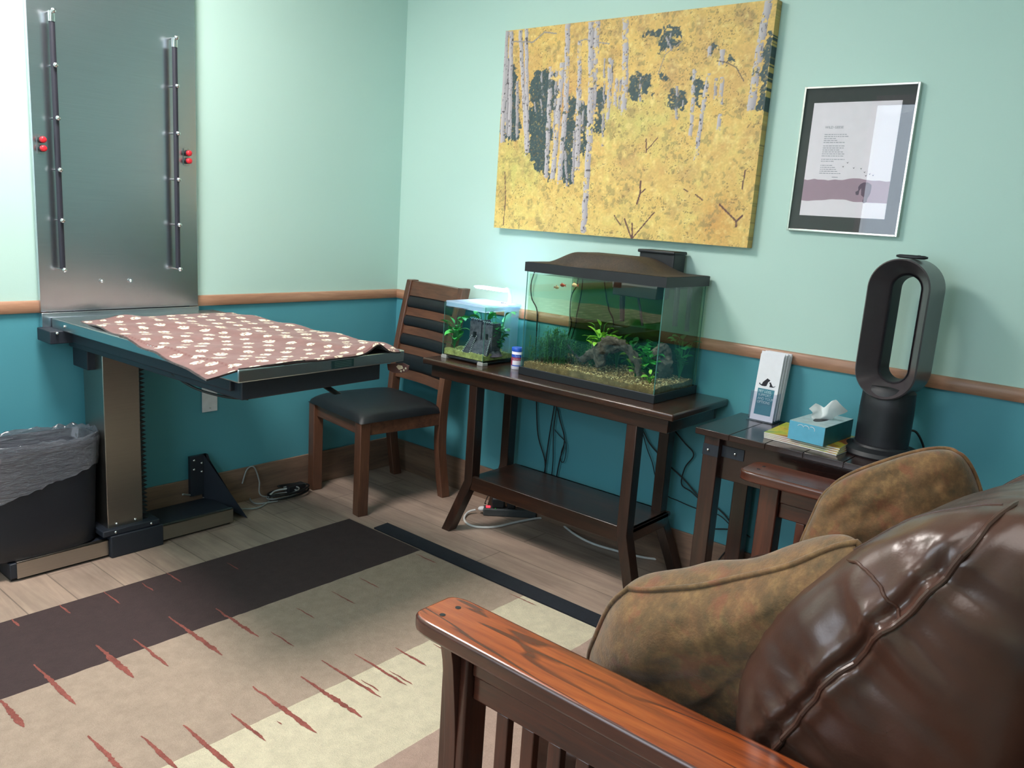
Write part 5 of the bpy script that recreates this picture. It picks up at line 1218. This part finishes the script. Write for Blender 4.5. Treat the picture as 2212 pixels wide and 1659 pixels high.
# back cushions
SEC = [(-2.735, .44), (-2.700, .52), (-2.694, .62), (-2.725, .74), (-2.785, .845), (-2.860, .935), (-2.930, .988), (-3.00, 1.020), (-3.07, 1.022), (-3.115, .975), (-3.125, .86), (-3.12, .70), (-3.10, .54), (-3.06, .45), (-2.95, .425), (-2.83, .425)]
sec = spline([(0, y, z) for y, z in SEC], 6, closed=True); NS = len(sec); cen = Vector((0, -2.95, .70))
PQ, PR = 7.0, 2.4
SL0, SL1 = Vector((0, -2.765, .55)), Vector((0, -3.030, 1.052))
SLd = (SL1-SL0).normalized(); SLn = Vector((0, -SLd.z, SLd.y))
def backcush(xa, xb, zoff=0, seed=0):
    xm, hx_ = (xa+xb)/2, (xb-xa)/2
    def surf(u, s_, k):       # u -1..1 along x, s_ section scale, k float section index
        t_ = (k % NS); i = int(t_); f = t_-i; p = sec[i]*(1-f)+sec[(i+1) % NS]*f
        d = (p-cen); c0 = cen+d*s_
        n_ = noise.noise(Vector((u*2.2+seed, p.y*7, p.z*7)))
        w2 = .0035*noise.noise(Vector((u*9+seed, p.y*10, p.z*26)))
        q = cen+d*(s_+s_*.02*n_+s_*w2/.2)
        rel = Vector((0, q.y, q.z))-SL0; tl = rel.dot(SLd); dl_ = rel.dot(SLn); x = xm+hx_*u
        sg = -1 if u < 0 else 1; wt = max(0, min(1, (abs(u)-.62)/.3))
        fold = noise.noise(Vector((tl*17+dl_*3, dl_*5, seed+3)))+.7*noise.noise(Vector((tl*36, dl_*7, seed)))
        amp = .021*math.exp(-abs(dl_)/.085)
        x -= sg*wt*(-fold*amp+.009*math.exp(-(dl_/.009)**2)-.006*math.exp(-((abs(dl_)-.016)/.012)**2))
        out = d.normalized() if d.length else d
        q = q+out*(wt*fold*amp*.7*min(1, s_*1.3))
        return Vector((x, q.y-.12*(x+1.55), q.z+zoff-.06*(x+1.55)))
    U0 = .90; S0 = (1-U0**PQ)**(1/PR)
    lv = []
    nb_ = 46
    for i in range(nb_+1):      # from the end centre to the body
        s_ = S0*(i/nb_)**.8; lv.append((-(1-s_**PR)**(1/PQ), s_))
    for i in range(1, 56):
        u = -U0+2*U0*i/56; lv.append((u, (1-abs(u)**PQ)**(1/PR)))
    lv += [(-u, s_) for u, s_ in reversed(lv[:nb_+1])]
    g = G(); nu = len(lv)-1
    for u, s_ in lv:
        for k in range(NS): g.v.append(tuple(surf(u, max(s_, .002), k)))
    for i in range(nu):
        for k in range(NS):
            a = i*NS+k; b = i*NS+(k+1) % NS; g.f.append((a, a+NS, b+NS, b)); g.m.append(0)
    o = sp2('back_cushion', g, 'leather', angle=180, recalc=True)
    def at(y, z):   # parameters of the end surface above a section point
        d = Vector((0, y, z))-cen; best = None
        for k in range(NS*4):
            kk = k/4; i = int(kk); f = kk-i; p = sec[i]*(1-f)+sec[(i+1) % NS]*f-cen
            cr_ = abs(p.y*d.z-p.z*d.y)/p.length
            if p.dot(d) > 0 and (best is None or cr_ < best[0]): best = (cr_, kk, d.length/p.length)
        return best[1], min(best[2], .999)
    for sg in (-1, 1):
        pts = []
        for i in range(46):
            q = SL0.lerp(SL1, -.10+1.08*i/45); q = q+SLn*(.006*math.sin(i*.23)+.012*math.sin(i/45*PI)); k, s_ = at(q.y, q.z)
            p = surf(sg*(1-s_**PR)**(1/PQ), s_, k); pts.append(p+Vector((sg*.003, 0, 0)))
        sp2('seam_piping', G().tube(pts, .0042, 8), 'leather', o)
        if sg < 0:
            j = pts[30]; cr = []
            for i in range(21):
                f = i/20; q = Vector((0, j.y+.12*(j.x+1.55), j.z-zoff+.06*(j.x+1.55))).lerp(Vector((0, -2.842, .893)), f)+Vector((0, 0, .018*math.sin(f*PI))); k, s_ = at(q.y, q.z)
                cr.append(surf(-(1-s_**PR)**(1/PQ), s_, k)+Vector((-.001, .001, .001)))
            sp2('cross_seam', G().tube(cr, .0024, 6), 'leather', o)
    ks = [k for k in range(5, int(NS*.45))]
    fs = []
    for k in ks:
        u = -.60; s_ = (1-abs(u)**PQ)**(1/PR); p = surf(u, s_, k); fs.append(p+(p-Vector((p.x, cen.y, cen.z+zoff))).normalized()*.0003)
    sp2('stitch_line', G().tube(fs, .0014, 5), 'leather', o)
backcush(-1.765, -1.165, 0, 0); backcush(-1.16, -.575, .0, 5)

# ------------------------------------------------------------------ throw pillows
def pillow(label, A_, B_, C_, D_, th, seed, sag=0.0):
    A_, B_, C_, D_ = map(Vector, (A_, B_, C_, D_)); N_ = (B_-A_).cross(D_-A_).normalized()
    ce = (A_+B_+C_+D_)/4; r = root('throw_pillow', label, 'pillow', (ce.x, ce.y, min(A_.z, B_.z, C_.z, D_.z)))
    def P_(u, v, s_):
        a, b = 2*u-1, 2*v-1
        pin = 1-.045*(1-a*a)*abs(b)**3-0; pin2 = 1-.045*(1-b*b)*abs(a)**3
        a2, b2 = a*pin2, b*pin
        cr_ = .17*(abs(a)*abs(b))**3; a2 *= 1-cr_; b2 *= 1-cr_
        uu_, vv_ = (a2+1)/2, (b2+1)/2
        p = A_.lerp(B_, uu_).lerp(D_.lerp(C_, uu_), vv_)
        t_ = th/2*(max(0, 1-a**4)*max(0, 1-b**4))**.55
        cre = .008*noise.noise(Vector((a*3.2+seed, b*3.2, s_*2)))*(1-a*a*b*b); fold = .014*math.exp(-((a*.8+b-.2)/.10)**2)*(1-b*b)*noise.noise(Vector((a*4, seed, 0)))
        edge_w = .010*noise.noise(Vector((a*2.5, b*2.5, seed+9)))
        p = p-Vector((0, 0, sag*(1-(a-.0)**2)**1.0*(1-v)**2))
        return p+N_*(s_*(t_+ (cre+fold)*(t_/(th/2)))+edge_w)
    n = 56; g = G().grid(lambda u, v: P_(u, v, 1), n, n).grid(lambda u, v: P_(1-u, v, -1), n, n)
    o = part('cover', g, 'pillow', r, world=True, angle=180); weld(o)
    ed = [P_(i/40, 0, 0) for i in range(40)]+[P_(1, i/40, 0) for i in range(40)]+[P_(1-i/40, 1, 0) for i in range(40)]+[P_(0, 1-i/40, 0) for i in range(41)]
    ed = [p+(p-ce).normalized()*.003 for p in ed]
    part('piping', G().tube(ed, .0048, 8), 'pillow', r, world=True, angle=90)
pillow('olive and rust chenille pillow leaning inside the near sofa arm', (-1.658, -2.432, .712), (-1.645, -2.862, .972), (-1.50, -2.72, .46), (-1.565, -2.305, .440), .185, 1, .040)
pillow('olive chenille pillow leaning on the far arm of the sofa', (-.74, -2.48, .715), (-.69, -2.775, .895), (-.63, -2.90, .60), (-.80, -2.43, .465), .175, 6, -.015)
